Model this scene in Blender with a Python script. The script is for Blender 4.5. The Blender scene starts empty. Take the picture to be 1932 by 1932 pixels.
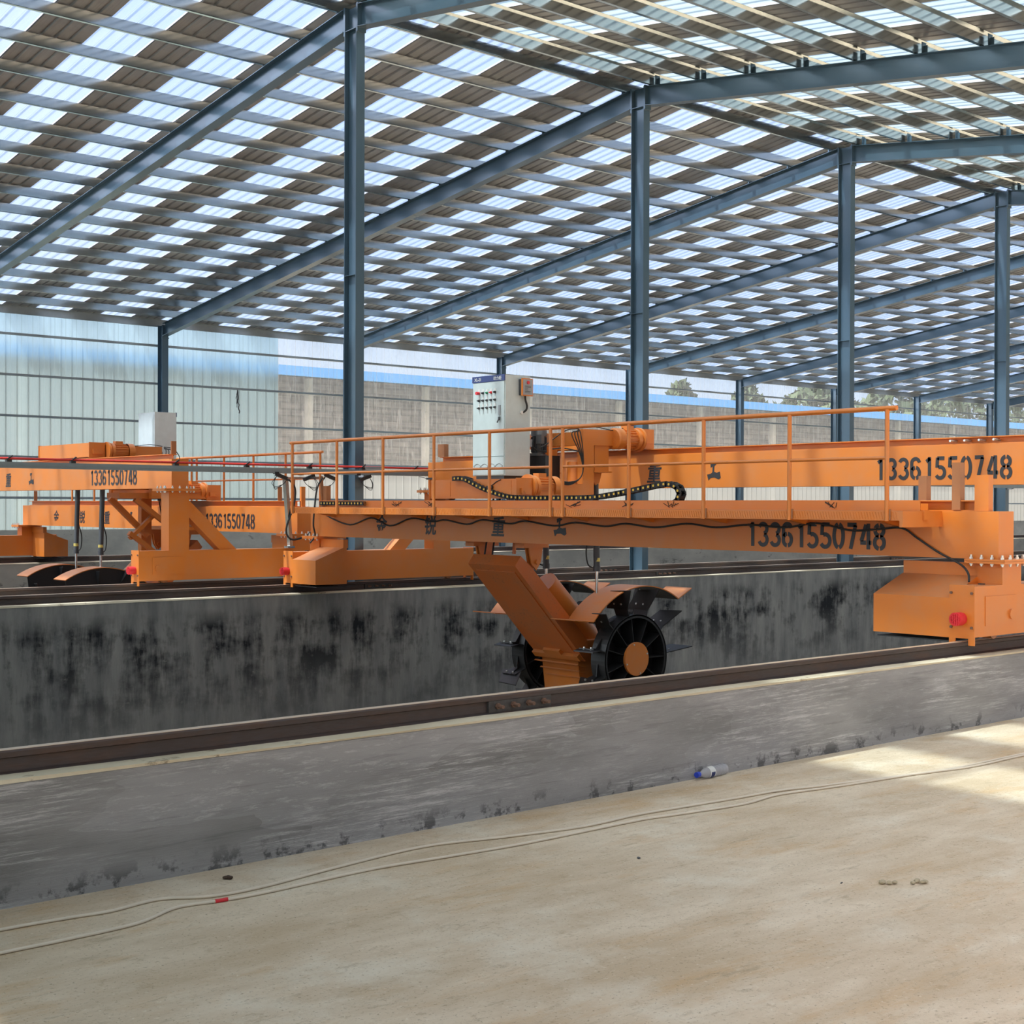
import bpy, bmesh, math, random
from mathutils import Vector, Matrix
random.seed(7)
sc = bpy.context.scene
COL = sc.collection

# ------------------------------------------------------------------ camera
CAM = Vector((-5.667, -16.950, 1.775))
F = Vector((0.656109, 0.754650, -0.004986)); R = Vector((0.754666, -0.656101, 0.003285)); U = Vector((0.000792, 0.005918, 0.999982))
cd = bpy.data.cameras.new('camera'); cam = bpy.data.objects.new('camera', cd); COL.objects.link(cam)
cam.matrix_world = Matrix(((R.x, U.x, -F.x, CAM.x), (R.y, U.y, -F.y, CAM.y), (R.z, U.z, -F.z, CAM.z), (0, 0, 0, 1)))
cd.sensor_width = 36.0; cd.lens = 2641.6 / 1932 * 36.0; cd.clip_end = 500; cd.clip_start = 0.1
sc.camera = cam

# ------------------------------------------------------------------ world, sun, exposure
w = bpy.data.worlds.new('world'); sc.world = w; w.use_nodes = True
nt = w.node_tree; nt.nodes.clear()
wo = nt.nodes.new('ShaderNodeOutputWorld'); bg = nt.nodes.new('ShaderNodeBackground')
tc = nt.nodes.new('ShaderNodeTexCoord'); sx = nt.nodes.new('ShaderNodeSeparateXYZ')
rp = nt.nodes.new('ShaderNodeValToRGB')
e = rp.color_ramp.elements
e[0].position = 0.0; e[0].color = (0.62, 0.72, 0.86, 1)
e[1].position = 0.9; e[1].color = (0.52, 0.74, 1.18, 1)
n1 = e.new(0.25); n1.color = (0.66, 0.80, 1.02, 1)
nz = nt.nodes.new('ShaderNodeTexNoise'); nz.inputs['Scale'].default_value = 3.0; nz.inputs['Detail'].default_value = 5
mr = nt.nodes.new('ShaderNodeMapRange'); mr.inputs[1].default_value = .45; mr.inputs[2].default_value = .75
mx = nt.nodes.new('ShaderNodeMixRGB'); mx.inputs[2].default_value = (0.95, 0.98, 1.02, 1)
L = nt.links.new
L(tc.outputs['Generated'], sx.inputs[0]); L(sx.outputs['Z'], rp.inputs[0]); L(tc.outputs['Generated'], nz.inputs['Vector'])
L(nz.outputs['Fac'], mr.inputs[0]); L(mr.outputs[0], mx.inputs[0]); L(rp.outputs[0], mx.inputs[1])
# sky brightened round the sun, out of view, added to light the hall
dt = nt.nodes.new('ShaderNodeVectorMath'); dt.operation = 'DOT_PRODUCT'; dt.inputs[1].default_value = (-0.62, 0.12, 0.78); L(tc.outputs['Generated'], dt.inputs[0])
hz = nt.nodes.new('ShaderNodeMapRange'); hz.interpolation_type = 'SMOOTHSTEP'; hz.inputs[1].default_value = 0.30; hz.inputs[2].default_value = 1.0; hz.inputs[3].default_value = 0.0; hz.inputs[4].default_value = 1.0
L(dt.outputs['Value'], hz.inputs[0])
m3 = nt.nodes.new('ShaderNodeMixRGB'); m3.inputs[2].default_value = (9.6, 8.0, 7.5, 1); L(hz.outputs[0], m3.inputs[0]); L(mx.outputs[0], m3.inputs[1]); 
# sky dimmed low down behind the camera, added to shade camera-facing sides
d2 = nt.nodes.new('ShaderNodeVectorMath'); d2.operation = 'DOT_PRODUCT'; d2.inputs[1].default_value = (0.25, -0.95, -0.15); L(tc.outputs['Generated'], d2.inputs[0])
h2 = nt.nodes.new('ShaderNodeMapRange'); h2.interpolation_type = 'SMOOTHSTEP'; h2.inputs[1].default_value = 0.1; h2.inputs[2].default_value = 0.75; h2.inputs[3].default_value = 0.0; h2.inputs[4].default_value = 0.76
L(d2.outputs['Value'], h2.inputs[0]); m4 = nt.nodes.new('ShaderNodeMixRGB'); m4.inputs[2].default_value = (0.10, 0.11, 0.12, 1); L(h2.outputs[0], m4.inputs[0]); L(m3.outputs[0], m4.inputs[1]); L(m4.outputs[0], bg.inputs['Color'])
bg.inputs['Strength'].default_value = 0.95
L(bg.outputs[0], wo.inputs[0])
sd = bpy.data.lights.new('sun', 'SUN'); sun = bpy.data.objects.new('sun', sd); COL.objects.link(sun)
sd.energy = 7.5; sd.angle = math.radians(1.6); sd.color = (1.0, 0.94, 0.84)
sun.rotation_euler = Vector((-0.525, 0.14, 1.0)).to_track_quat('Z', 'Y').to_euler()
sc.view_settings.view_transform = 'Standard'; sc.view_settings.look = 'None'
sc.view_settings.gamma = 1.0; sc.view_settings.use_curve_mapping = False
sc.view_settings.exposure = 0.42
sc.cycles.max_bounces = 8; sc.cycles.diffuse_bounces = 5; sc.cycles.glossy_bounces = 3
sc.cycles.transmission_bounces = 4; sc.cycles.transparent_max_bounces = 16
sc.cycles.caustics_reflective = False; sc.cycles.caustics_refractive = False
sc.cycles.sample_clamp_indirect = 6.0; sc.cycles.use_denoising = True

# ------------------------------------------------------------------ helpers
def srgb(r, g, b):
    f = lambda c: (c / 255 / 12.92) if c / 255 <= 0.04045 else ((c / 255 + 0.055) / 1.055) ** 2.4
    return (f(r), f(g), f(b), 1.0)

class NT:
    def __init__(s, name):
        s.m = bpy.data.materials.new(name); s.m.use_nodes = True; s.t = s.m.node_tree; s.t.nodes.clear()
        s.out = s.t.nodes.new('ShaderNodeOutputMaterial')
    def n(s, typ, **kw):
        x = s.t.nodes.new(typ)
        for k, v in kw.items():
            if k in ('operation', 'blend_type', 'wave_type', 'bands_direction', 'feature', 'distance', 'interpolation_type', 'data_type'): setattr(x, k, v)
            else: x.inputs[k.replace('_', ' ')].default_value = v
        return x
    def l(s, a, b): s.t.links.new(a, b)
    def coord(s, scale=(1, 1, 1), rot=(0, 0, 0), kind='Object'):
        c = s.t.nodes.new('ShaderNodeTexCoord'); m = s.t.nodes.new('ShaderNodeMapping')
        m.inputs['Scale'].default_value = scale; m.inputs['Rotation'].default_value = rot
        s.l(c.outputs[kind], m.inputs[0]); return m.outputs[0]
    def noise(s, vec, scale=5., detail=4., rough=.5):
        x = s.n('ShaderNodeTexNoise', Scale=scale, Detail=detail, Roughness=rough); s.l(vec, x.inputs['Vector']); return x.outputs['Fac']
    def rng(s, v, a, b, c=0., d=1.):
        x = s.t.nodes.new('ShaderNodeMapRange'); s.l(v, x.inputs[0])
        for i, q in enumerate((a, b, c, d)): x.inputs[i + 1].default_value = q
        return x.outputs[0]
    def mix(s, fac, a, b, blend='MIX'):
        x = s.t.nodes.new('ShaderNodeMixRGB'); x.blend_type = blend
        for i, q in enumerate((fac, a, b)):
            if hasattr(q, 'links'): s.l(q, x.inputs[i])
            else: x.inputs[i].default_value = q
        return x.outputs[0]
    def math(s, op, a, b=0.):
        x = s.t.nodes.new('ShaderNodeMath'); x.operation = op
        for i, q in enumerate((a, b)):
            if hasattr(q, 'links'): s.l(q, x.inputs[i])
            else: x.inputs[i].default_value = q
        return x.outputs[0]
    def bsdf(s, col, rough=.6, metal=0., bump=None, bstr=.3, bdist=.01, spec=.5):
        b = s.t.nodes.new('ShaderNodeBsdfPrincipled')
        if hasattr(col, 'links'): s.l(col, b.inputs['Base Color'])
        else: b.inputs['Base Color'].default_value = col
        if hasattr(rough, 'links'): s.l(rough, b.inputs['Roughness'])
        else: b.inputs['Roughness'].default_value = rough
        b.inputs['Metallic'].default_value = metal; b.inputs['Specular IOR Level'].default_value = spec
        if bump is not None:
            q = s.t.nodes.new('ShaderNodeBump'); q.inputs['Strength'].default_value = bstr; q.inputs['Distance'].default_value = bdist
            s.l(bump, q.inputs['Height']); s.l(q.outputs[0], b.inputs['Normal'])
        return b.outputs[0]
    def done(s, sh): s.l(sh, s.out.inputs['Surface']); return s.m

def paint(name, col, dust=(0.55, 0.40, 0.27, 1), amt=.25, rough=.42, scale=3., wear=None, metal=0.):
    t = NT(name); v = t.coord()
    f = t.rng(t.noise(v, scale, 5, .6), .42, .72, 0, amt)
    c = t.mix(f, col, dust)
    # dust lies on faces that look up
    g = t.t.nodes.new('ShaderNodeNewGeometry'); sp = t.t.nodes.new('ShaderNodeSeparateXYZ'); t.l(g.outputs['Normal'], sp.inputs[0])
    up = t.math('MULTIPLY', t.rng(sp.outputs['Z'], .5, 1, 0, 1), t.rng(t.noise(v, 6., 4, .6), .25, .6, .35, .8))
    if amt > 0: c = t.mix(up, c, dust)
    if wear:
        f2 = t.math('MULTIPLY', t.rng(t.noise(v, 24., 7, .8), .58, .64, 0, .9), t.rng(t.noise(v, 3., 3, .5), .45, .6)); c = t.mix(f2, c, wear)
    return t.done(t.bsdf(c, rough, metal))
def plain(name, col, rough=.6, metal=0.):
    t = NT(name); v = t.coord(); c = t.mix(t.rng(t.noise(v, 9., 3), .3, .7, 0, .22), col, tuple(x * .62 for x in col[:3]) + (1,))
    return t.done(t.bsdf(c, rough, metal))

M = {}
M['orange'] = paint('orange_paint', (0.66, 0.195, 0.026, 1), (0.50, 0.25, 0.13, 1), .30)
M['orange_worn'] = paint('worn_orange_paint', (0.62, 0.15, 0.025, 1), (0.40, 0.19, 0.09, 1), .4, wear=(0.10, 0.05, 0.03, 1))
M['orange_dusty'] = paint('dusty_orange_paint', (0.62, 0.19, 0.06, 1), (0.62, 0.36, 0.22, 1), .5, .6)
M['steel'] = paint('blue_grey_steel_paint', srgb(74, 98, 114), srgb(112, 116, 118), .14, .24, 1.2, metal=.30)
M['galv'] = plain('galvanised_steel', srgb(196, 204, 204), .17, .95)
M['girt'] = plain('grey_girt_paint', srgb(136, 148, 152), .5)
M['boltrust'] = plain('rusty_bolt', srgb(112, 84, 70), .7)
M['black'] = plain('black_paint', (0.012, 0.012, 0.013, 1), .5)
M['blackm'] = plain('matt_black_rubber', (0.02, 0.02, 0.02, 1), .75)
M['darkgrey'] = plain('dark_grey_enamel', srgb(66, 68, 72), .45)
M['grey'] = plain('grey_enamel', srgb(150, 155, 160), .4)
M['alu'] = plain('grey_cast_metal', srgb(120, 122, 124), .4, .5)
M['chrome'] = plain('chromed_rod', srgb(225, 225, 225), .18, 1.)
M['bolt'] = plain('zinc_bolt', srgb(205, 205, 200), .35, .6)
M['red'] = plain('red_rubber', srgb(215, 45, 55), .5)
M['redline'] = plain('red_insulator', srgb(225, 60, 50), .5)
M['yellow'] = plain('yellow_plastic', srgb(240, 205, 80), .5)
M['label'] = plain('yellow_sticker', srgb(220, 200, 110), .5)
M['white'] = plain('white_plastic', srgb(228, 230, 228), .5)
M['cabinet'] = plain('pale_cabinet_enamel', srgb(196, 210, 212), .35)
M['navy'] = plain('navy_strip', srgb(30, 50, 110), .4)
M['stencil'] = plain('black_stencil_paint', srgb(38, 38, 42), .6)
M['cord'] = plain('dirty_white_cable', srgb(222, 212, 194), .6)
M['blue'] = plain('blue_cap', srgb(40, 70, 200), .4)
M['stone'] = plain('crumbled_mortar', srgb(170, 160, 135), .9)
M['greenb'] = plain('green_button', srgb(30, 130, 90), .4)
M['cloud'] = plain('dark_scorch', srgb(60, 45, 35), .9)

def rusty(name, base, rust, a=.4, b=.62, scale=(1, 1, 1)):
    t = NT(name); v = t.coord(scale); n = t.noise(v, 6., 6, .65)
    c = t.mix(t.rng(n, a, b), base, rust); c = t.mix(t.rng(t.noise(v, 40., 3), .35, .7, 0, .5), c, tuple(x * .5 for x in rust[:3]) + (1,))
    return t.done(t.bsdf(c, .62, .0, t.noise(v, 60., 3), .3, .004))
M['rail'] = rusty('rusty_rail', srgb(70, 62, 62), srgb(88, 64, 52), .45, .7, scale=(.35, 2, 2))
M['railtop'] = plain('lit_worn_rail_head', srgb(214, 192, 166), .4, .1)  # worn head; its lit look is put into the cream colour
M['plate'] = rusty('dark_fishplate', srgb(70, 70, 72), srgb(60, 52, 48))
M['rust'] = paint('rusty_orange_steel', (0.36, 0.14, 0.05, 1), (0.22, 0.10, 0.05, 1), .5)

def concrete_floor():
    t = NT('dusty_concrete_floor'); v = t.coord((.45, 1.3, 1), (0, 0, .10)); w_ = t.coord((1, 1, 1)); s_ = t.coord((.7, 2.2, 1), (0, 0, .16))
    c = t.mix(t.rng(t.noise(v, 1.7, 8, .66), .36, .62), srgb(220, 207, 186), srgb(194, 176, 150))
    c = t.mix(t.rng(t.noise(s_, 1.1, 8, .72), .52, .68, 0, .75), c, srgb(196, 164, 122))
    c = t.mix(t.rng(t.noise(w_, 1.3, 7, .68), .52, .66, 0, .65), c, srgb(222, 216, 200))
    c = t.mix(t.rng(t.noise(s_, 4.5, 7, .78), .57, .66, 0, .5), c, srgb(158, 144, 120))
    c = t.mix(t.rng(t.noise(w_, 60., 4, .7), .58, .66, 0, .6), c, srgb(134, 120, 96))
    c = t.mix(t.rng(t.noise(w_, 9., 6, .8), .56, .66, 0, .4), c, srgb(160, 140, 110))
    c = t.mix(t.rng(t.noise(w_, 34., 4, .65), .62, .70, 0, .5), c, srgb(232, 226, 210))
    vo = t.n('ShaderNodeTexVoronoi', Scale=9.); t.l(w_, vo.inputs['Vector'])
    c = t.mix(t.rng(vo.outputs['Distance'], .045, .02, 0, .6), c, srgb(110, 98, 80))
    return t.done(t.bsdf(c, .9, 0, t.noise(w_, 30., 6, .75), .6, .008, .2))
M['floor'] = concrete_floor()
def render_wall():
    t = NT('grey_cement_render'); v = t.coord((.55, 1, 2.4)); b = t.coord((1.1, 1, 22), (0, .10, 0)); w_ = t.coord(); b2 = t.coord((1.6, 1, 9), (0, -.22, 0))
    c = t.mix(t.rng(t.noise(v, 1.5, 5, .55), .38, .62), srgb(128, 128, 128), srgb(158, 158, 159))
    vor = t.n('ShaderNodeTexVoronoi', Scale=1.25, distance='CHEBYCHEV'); wv = t.t.nodes.new('ShaderNodeVectorMath'); wv.operation = 'ADD'; t.l(v, wv.inputs[0])
    nn = t.t.nodes.new('ShaderNodeTexNoise'); nn.inputs['Scale'].default_value = 3.; t.l(v, nn.inputs['Vector']); sc_ = t.t.nodes.new('ShaderNodeVectorMath'); sc_.operation = 'SCALE'; sc_.inputs['Scale'].default_value = .28
    t.l(nn.outputs['Color'], sc_.inputs[0]); t.l(sc_.outputs[0], wv.inputs[1]); t.l(wv.outputs[0], vor.inputs['Vector'])
    cell = t.rng(vor.outputs['Color'], .25, .75); c = t.mix(t.math('MULTIPLY', cell, .42), c, srgb(170, 171, 174))
    st = t.math('MULTIPLY', t.rng(t.noise(b, 2.6, 8, .85), .50, .62), t.rng(t.noise(v, 1.3, 4, .55), .47, .58))
    c = t.mix(t.math('MULTIPLY', st, .8), c, srgb(206, 206, 208))
    st2 = t.math('MULTIPLY', t.rng(t.noise(b2, 3.2, 8, .85), .53, .64), cell); c = t.mix(t.math('MULTIPLY', st2, .6), c, srgb(200, 201, 204))
    c = t.mix(t.rng(t.noise(b, 1.4, 6, .7), .56, .68, 0, .35), c, srgb(96, 96, 97))
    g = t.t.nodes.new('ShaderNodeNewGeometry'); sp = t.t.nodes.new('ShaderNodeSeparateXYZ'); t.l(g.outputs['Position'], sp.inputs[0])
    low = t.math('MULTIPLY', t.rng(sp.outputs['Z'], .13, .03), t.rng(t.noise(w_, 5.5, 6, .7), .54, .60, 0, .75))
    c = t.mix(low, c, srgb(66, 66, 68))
    return t.done(t.bsdf(c, .85, 0, t.noise(b, 5., 6, .75), .45, .008, .25))
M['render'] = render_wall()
def stained():
    t = NT('black_stained_concrete'); v = t.coord((1.2, 1, .22)); w_ = t.coord((1, 1, 1)); b_ = t.coord((.7, 1, 1))
    c = t.mix(t.rng(t.noise(v, 4., 6, .65), .35, .7), srgb(124, 124, 124), srgb(162, 160, 156))
    g = t.t.nodes.new('ShaderNodeNewGeometry'); sp = t.t.nodes.new('ShaderNodeSeparateXYZ'); t.l(g.outputs['Position'], sp.inputs[0])
    z = sp.outputs['Z']
    band = t.math('MULTIPLY', t.rng(z, .42, .18), t.rng(z, -1.1, -.15, .25, 1))
    n = t.math('ADD', t.math('MULTIPLY', t.noise(v, 2.2, 7, .7), .55), t.math('MULTIPLY', t.noise(b_, 2.3, 5, .6), .45))
    m = t.math('MULTIPLY', band, t.rng(n, .48, .58, 0, 1))
    c = t.mix(m, c, srgb(38, 40, 44))
    c = t.mix(t.rng(t.noise(w_, 12., 5, .7), .60, .72, 0, .5), c, srgb(160, 158, 152))
    return t.done(t.bsdf(c, .85, 0, t.noise(v, 9., 5, .7), .3, .006, .25))
M['stained'] = stained()
def concrete(name, a, b, spots=None):
    t = NT(name); v = t.coord((.6, 1, 1)); c = t.mix(t.rng(t.noise(v, 1.6, 6, .6), .35, .68), a, b)
    if spots: c = t.mix(t.rng(t.noise(v, 4., 6, .75), .60, .66, 0, .75), c, spots)
    return t.done(t.bsdf(c, .88, 0, t.noise(v, 22., 4, .6), .3, .005, .25))
M['lip'] = concrete('cream_mortar_bed', srgb(222, 212, 188), srgb(196, 184, 158), srgb(120, 100, 80))
M['conc'] = concrete('weathered_concrete', srgb(150, 150, 142), srgb(176, 174, 164), srgb(96, 96, 92))
M['dirt'] = concrete('trench_dirt', srgb(96, 90, 80), srgb(120, 112, 98))
M['ground'] = concrete('yard_ground', srgb(196, 186, 160), srgb(170, 160, 134))

def sheet_metal():
    t = NT('roof_sheet_underside'); v = t.coord((1, .5, 1)); c = t.mix(t.rng(t.noise(v, 3., 5, .6), .35, .7), srgb(138, 141, 145), srgb(156, 159, 162))
    c = t.mix(t.rng(t.noise(t.coord((22, .4, 1)), 2., 4, .6), .5, .7, 0, .25), c, srgb(110, 104, 98))
    return t.done(t.bsdf(c, .38, .2))
M['sheet'] = sheet_metal()
def frp(name, tint, trans, white, diff=(0.85, 0.9, 0.92, 1), streak=(.35, .35), zfade=None, rib=None, sc_=(3.0, .5, 1), blur=None):
    """translucent fibreglass sheet: part of the light passes straight, part is scattered"""
    t = NT(name); v = t.coord(sc_)
    if blur:
        tr = t.t.nodes.new('ShaderNodeBsdfRefraction'); tr.inputs['Color'].default_value = tint; tr.inputs['Roughness'].default_value = blur; tr.inputs['IOR'].default_value = 1.02
    else:
        tr = t.t.nodes.new('ShaderNodeBsdfTransparent'); tr.inputs[0].default_value = tint
    tl = t.t.nodes.new('ShaderNodeBsdfTranslucent'); df = t.t.nodes.new('ShaderNodeBsdfDiffuse')
    tl.inputs[0].default_value = diff; df.inputs[0].default_value = tuple(x * .8 for x in diff[:3]) + (1,)
    m1 = t.t.nodes.new('ShaderNodeMixShader'); m1.inputs[0].default_value = .45; t.l(tl.outputs[0], m1.inputs[1]); t.l(df.outputs[0], m1.inputs[2])
    m2 = t.t.nodes.new('ShaderNodeMixShader'); f = t.rng(t.noise(v, 2.5, 6, .65), .35, .72, 1 - trans, min(1, 1 - trans + streak[0]))
    if zfade or rib:
        g = t.t.nodes.new('ShaderNodeNewGeometry'); sp = t.t.nodes.new('ShaderNodeSeparateXYZ'); t.l(g.outputs['Position'], sp.inputs[0])
    if zfade: f = t.math('MAXIMUM', f, t.rng(sp.outputs['Z'], zfade[0], zfade[1], zfade[2], 0))
    if rib:
        fr = t.math('FRACT', t.math('DIVIDE', sp.outputs['X'], rib[0])); d = t.math('ABSOLUTE', t.math('SUBTRACT', fr, .5))
        f = t.math('MAXIMUM', f, t.rng(d, rib[1], rib[1] - .03, 0, rib[2]))
        fine = t.noise(t.coord((9, 1, .25)), 3., 5, .7)
        f = t.math('MAXIMUM', f, t.rng(fine, .52, .62, 0, rib[3]))
    cl = t.math('MINIMUM', f, .97)
    t.l(cl, m2.inputs[0]); t.l(tr.outputs[0], m2.inputs[1]); t.l(m1.outputs[0], m2.inputs[2])
    return t.done(m2.outputs[0])
M['skyl'] = frp('clear_roof_light', (0.70, 0.81, 0.96, 1), .70, 0, (0.20, 0.26, 0.35, 1), (.26, 0))
M['skyr'] = frp('cyan_roof_light', (0.66, 0.79, 0.85, 1), .56, 0, (0.26, 0.34, 0.37, 1), (.25, 0))  # near-slope copy, cyan of the grazing view put into the tint
M['wallfrp'] = frp('cloudy_wall_sheet', (0.66, 0.84, 0.94, 1), .50, 0, (0.24, 0.36, 0.40, 1), (.12, 0), rib=(.29, .06, .75, 0), sc_=(2, 1, .8), blur=1.)
M['wallclear'] = frp('clear_wall_sheet', (0.88, 0.93, 0.98, 1), .74, 0, (0.38, 0.43, 0.44, 1), (.12, 0), zfade=(2.4, 3.4, .80), rib=(.29, .05, .5, .45), sc_=(2, 1, .8))
def shelves():
    t = NT('grey_brick_yard_building'); v = t.coord((1, 1, 1)); h = t.coord((.25, 1, 5)); x = t.coord((2.2, 1, .3))
    c = t.mix(t.rng(t.noise(h, 2.4, 6, .7), .38, .6), srgb(92, 88, 86), srgb(132, 127, 120))
    gr = t.coord((1, 1, 1)); br = t.n('ShaderNodeTexBrick', Scale=1.0); t.l(t.coord((.55, 1, 1), (math.radians(90), 0, 0)), br.inputs['Vector'])
    br.inputs['Color1'].default_value = (1, 1, 1, 1); br.inputs['Color2'].default_value = (.55, .55, .55, 1); br.inputs['Mortar'].default_value = (.12, .11, .1, 1); br.inputs['Mortar Size'].default_value = .03
    c = t.mix(.55, c, br.outputs['Color'], 'MULTIPLY')
    c = t.mix(t.rng(t.noise(x, 3., 4, .6), .56, .64, 0, .6), c, srgb(172, 170, 168))
    c = t.mix(t.rng(t.noise(v, 9., 5, .8), .60, .68, 0, .8), c, srgb(56, 52, 50))
    return t.done(t.bsdf(c, .9))
M['yardwall'] = shelves()
M['bluesheet'] = plain('blue_roof_sheet', srgb(92, 170, 240), .5)
M['leaf'] = plain('tree_leaves', srgb(52, 70, 44), .8)
M['bark'] = plain('tree_bark', srgb(90, 76, 60), .9)
def clearplastic():
    t = NT('clear_bottle_plastic'); tr = t.t.nodes.new('ShaderNodeBsdfTransparent'); tr.inputs[0].default_value = (.92, .94, .98, 1)
    m = t.t.nodes.new('ShaderNodeMixShader'); m.inputs[0].default_value = .55; t.l(tr.outputs[0], m.inputs[1]); t.l(t.bsdf(srgb(205, 205, 210), .2), m.inputs[2])
    return t.done(m.outputs[0])
M['pet'] = clearplastic()

MIR = 1.0          # mirror factor along x used by the machine builders
class MB:
    def __init__(s): s.v = []; s.f = []; s.sm = set()
    def add(s, vs, fs, smooth=False):
        o = len(s.v); s.v += [(MIR * a, b, c) for a, b, c in vs]
        for f in fs:
            f = [o + i for i in f]
            if MIR < 0: f = f[::-1]
            if smooth: s.sm.add(len(s.f))
            s.f.append(f)
        return s
    def box(s, x0, x1, y0, y1, z0, z1):
        x0, x1 = min(x0, x1), max(x0, x1); y0, y1 = min(y0, y1), max(y0, y1); z0, z1 = min(z0, z1), max(z0, z1)
        v = [(x, y, z) for z in (z0, z1) for y in (y0, y1) for x in (x0, x1)]
        return s.add(v, [(0, 2, 3, 1), (4, 5, 7, 6), (0, 1, 5, 4), (2, 6, 7, 3), (0, 4, 6, 2), (1, 3, 7, 5)])
    def angle(s, x, y, dx, dy, t, z0, z1):
        return s.prism([(x, y), (x + dx, y), (x + dx, y + t), (x + t, y + t), (x + t, y + dy), (x, y + dy)], 'z', z0, z1)
    def hexa(s, p):  # 8 points: bottom ring 4 ccw from above, top ring 4
        return s.add(p, [(3, 2, 1, 0), (4, 5, 6, 7), (0, 1, 5, 4), (1, 2, 6, 5), (2, 3, 7, 6), (3, 0, 4, 7)])
    def prism(s, poly, axis, a, b):
        """poly: 2d points; axis 'y': poly in (x,z); 'x': (y,z); 'z': (x,y)"""
        def P(p, t): return (p[0], t, p[1]) if axis == 'y' else ((t, p[0], p[1]) if axis == 'x' else (p[0], p[1], t))
        n = len(poly); ar = sum(poly[i][0] * poly[(i + 1) % n][1] - poly[(i + 1) % n][0] * poly[i][1] for i in range(n))
        poly = list(poly)
        if (ar > 0) == (axis == 'y'): poly = poly[::-1]
        v = [P(p, a) for p in poly] + [P(p, b) for p in poly]
        if a > b: v = [P(p, b) for p in poly] + [P(p, a) for p in poly]
        # base (at low t) faces -axis, cap faces +axis
        return s.add(v, [tuple(range(n))[::-1], tuple(range(n, 2 * n))] + [(i, (i + 1) % n, n + (i + 1) % n, n + i) for i in range(n)])
    def beam(s, p0, p1, wy, h, up=(0, 0, 1)):
        p0, p1 = Vector(p0), Vector(p1); d = (p1 - p0).normalized(); u = Vector(up); sd_ = d.cross(u).normalized(); u = sd_.cross(d).normalized()
        a = sd_ * wy / 2; b = u * h / 2
        r = [p0 - a - b, p0 + a - b, p0 + a + b, p0 - a + b, p1 - a - b, p1 + a - b, p1 + a + b, p1 - a + b]
        return s.add([tuple(q) for q in r], [(0, 1, 2, 3), (7, 6, 5, 4), (0, 4, 5, 1), (1, 5, 6, 2), (2, 6, 7, 3), (3, 7, 4, 0)])
    def cyl(s, p0, p1, r0, r1=None, n=20, caps=True, smooth=True):
        r1 = r0 if r1 is None else r1
        p0, p1 = Vector(p0), Vector(p1); d = (p1 - p0).normalized(); u = Vector((0, 0, 1)) if abs(d.z) < .9 else Vector((1, 0, 0))
        a = d.cross(u).normalized(); b = a.cross(d).normalized() * -1
        v = []
        for p, r in ((p0, r0), (p1, r1)):
            for i in range(n):
                t = 2 * math.pi * i / n; v.append(tuple(p + a * r * math.cos(t) + b * r * math.sin(t)))
        s.add(v, [(i, (i + 1) % n, n + (i + 1) % n, n + i) for i in range(n)], smooth)
        if caps: s.add(v, [tuple(range(n))[::-1], tuple(range(n, 2 * n))])
        return s
    def tube(s, pts, r, n=8):
        pts = [Vector(p) for p in pts]; rings = []; v = []
        pa = None
        for i, p in enumerate(pts):
            d = (pts[min(i + 1, len(pts) - 1)] - pts[max(i - 1, 0)]).normalized()
            if pa is None:
                u = Vector((0, 0, 1)) if abs(d.z) < .9 else Vector((1, 0, 0)); a = d.cross(u).normalized()
            else: a = (pa - d * pa.dot(d)).normalized()
            pa = a; b = d.cross(a)
            for k in range(n):
                t = 2 * math.pi * k / n; v.append(tuple(p + a * r * math.cos(t) + b * r * math.sin(t)))
        f = [(i * n + k, i * n + (k + 1) % n, (i + 1) * n + (k + 1) % n, (i + 1) * n + k) for i in range(len(pts) - 1) for k in range(n)]
        s.add(v, f, True); s.add(v, [tuple(range(n))[::-1], tuple(range((len(pts) - 1) * n, len(pts) * n))]); return s
    def ring(s, c, axis, ro, ri, t, n=40, a0=0., a1=2 * math.pi):
        """arc plate around axis 'y' at centre c, thickness t along axis, radii ro/ri"""
        full = abs(a1 - a0 - 2 * math.pi) < 1e-6; k = n if full else n + 1; v = []
        for i in range(k):
            th = a0 + (a1 - a0) * i / n; cx, sz = math.cos(th), math.sin(th)
            for r, y in ((ro, 0), (ro, t), (ri, t), (ri, 0)):
                if axis == 'y': v.append((c[0] + r * cx, c[1] + y, c[2] + r * sz))
                else: v.append((c[0] + y, c[1] + r * cx, c[2] + r * sz))
        f = []
        m = k if full else k - 1
        for i in range(m):
            j = (i + 1) % k
            for q in range(4):
                g = (i * 4 + q, i * 4 + (q + 1) % 4, j * 4 + (q + 1) % 4, j * 4 + q)
                f.append(g if axis == 'y' else g[::-1])
        if not full: f += [(3, 2, 1, 0), ((k - 1) * 4, (k - 1) * 4 + 1, (k - 1) * 4 + 2, (k - 1) * 4 + 3)]
        return s.add(v, f, False)
    def build(s, name, m, parent=None, **props):
        me = bpy.data.meshes.new(name); me.from_pydata(s.v, [], s.f); me.materials.append(m if not isinstance(m, str) else M[m])
        for i in s.sm: me.polygons[i].use_smooth = True
        me.validate(); me.update()
        o = bpy.data.objects.new(name, me); COL.objects.link(o)
        if parent: o.parent = parent
        for k_, v_ in props.items(): o[k_] = v_
        return o
def thing(name, label, cat, loc=(0, 0, 0), group=None, rz=0.):
    o = bpy.data.objects.new(name, None); COL.objects.link(o); o.location = loc; o.rotation_euler.z = rz
    o['label'] = label; o['category'] = cat
    if group: o['group'] = group
    return o
def tag(o, label, cat, group=None):
    o['label'] = label; o['category'] = cat
    if group: o['group'] = group
    return o
def copy_tree(o, parent=None):
    c = o.copy(); COL.objects.link(c)
    if parent: c.parent = parent
    for ch in list(o.children): copy_tree(ch, c)
    return c
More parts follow.
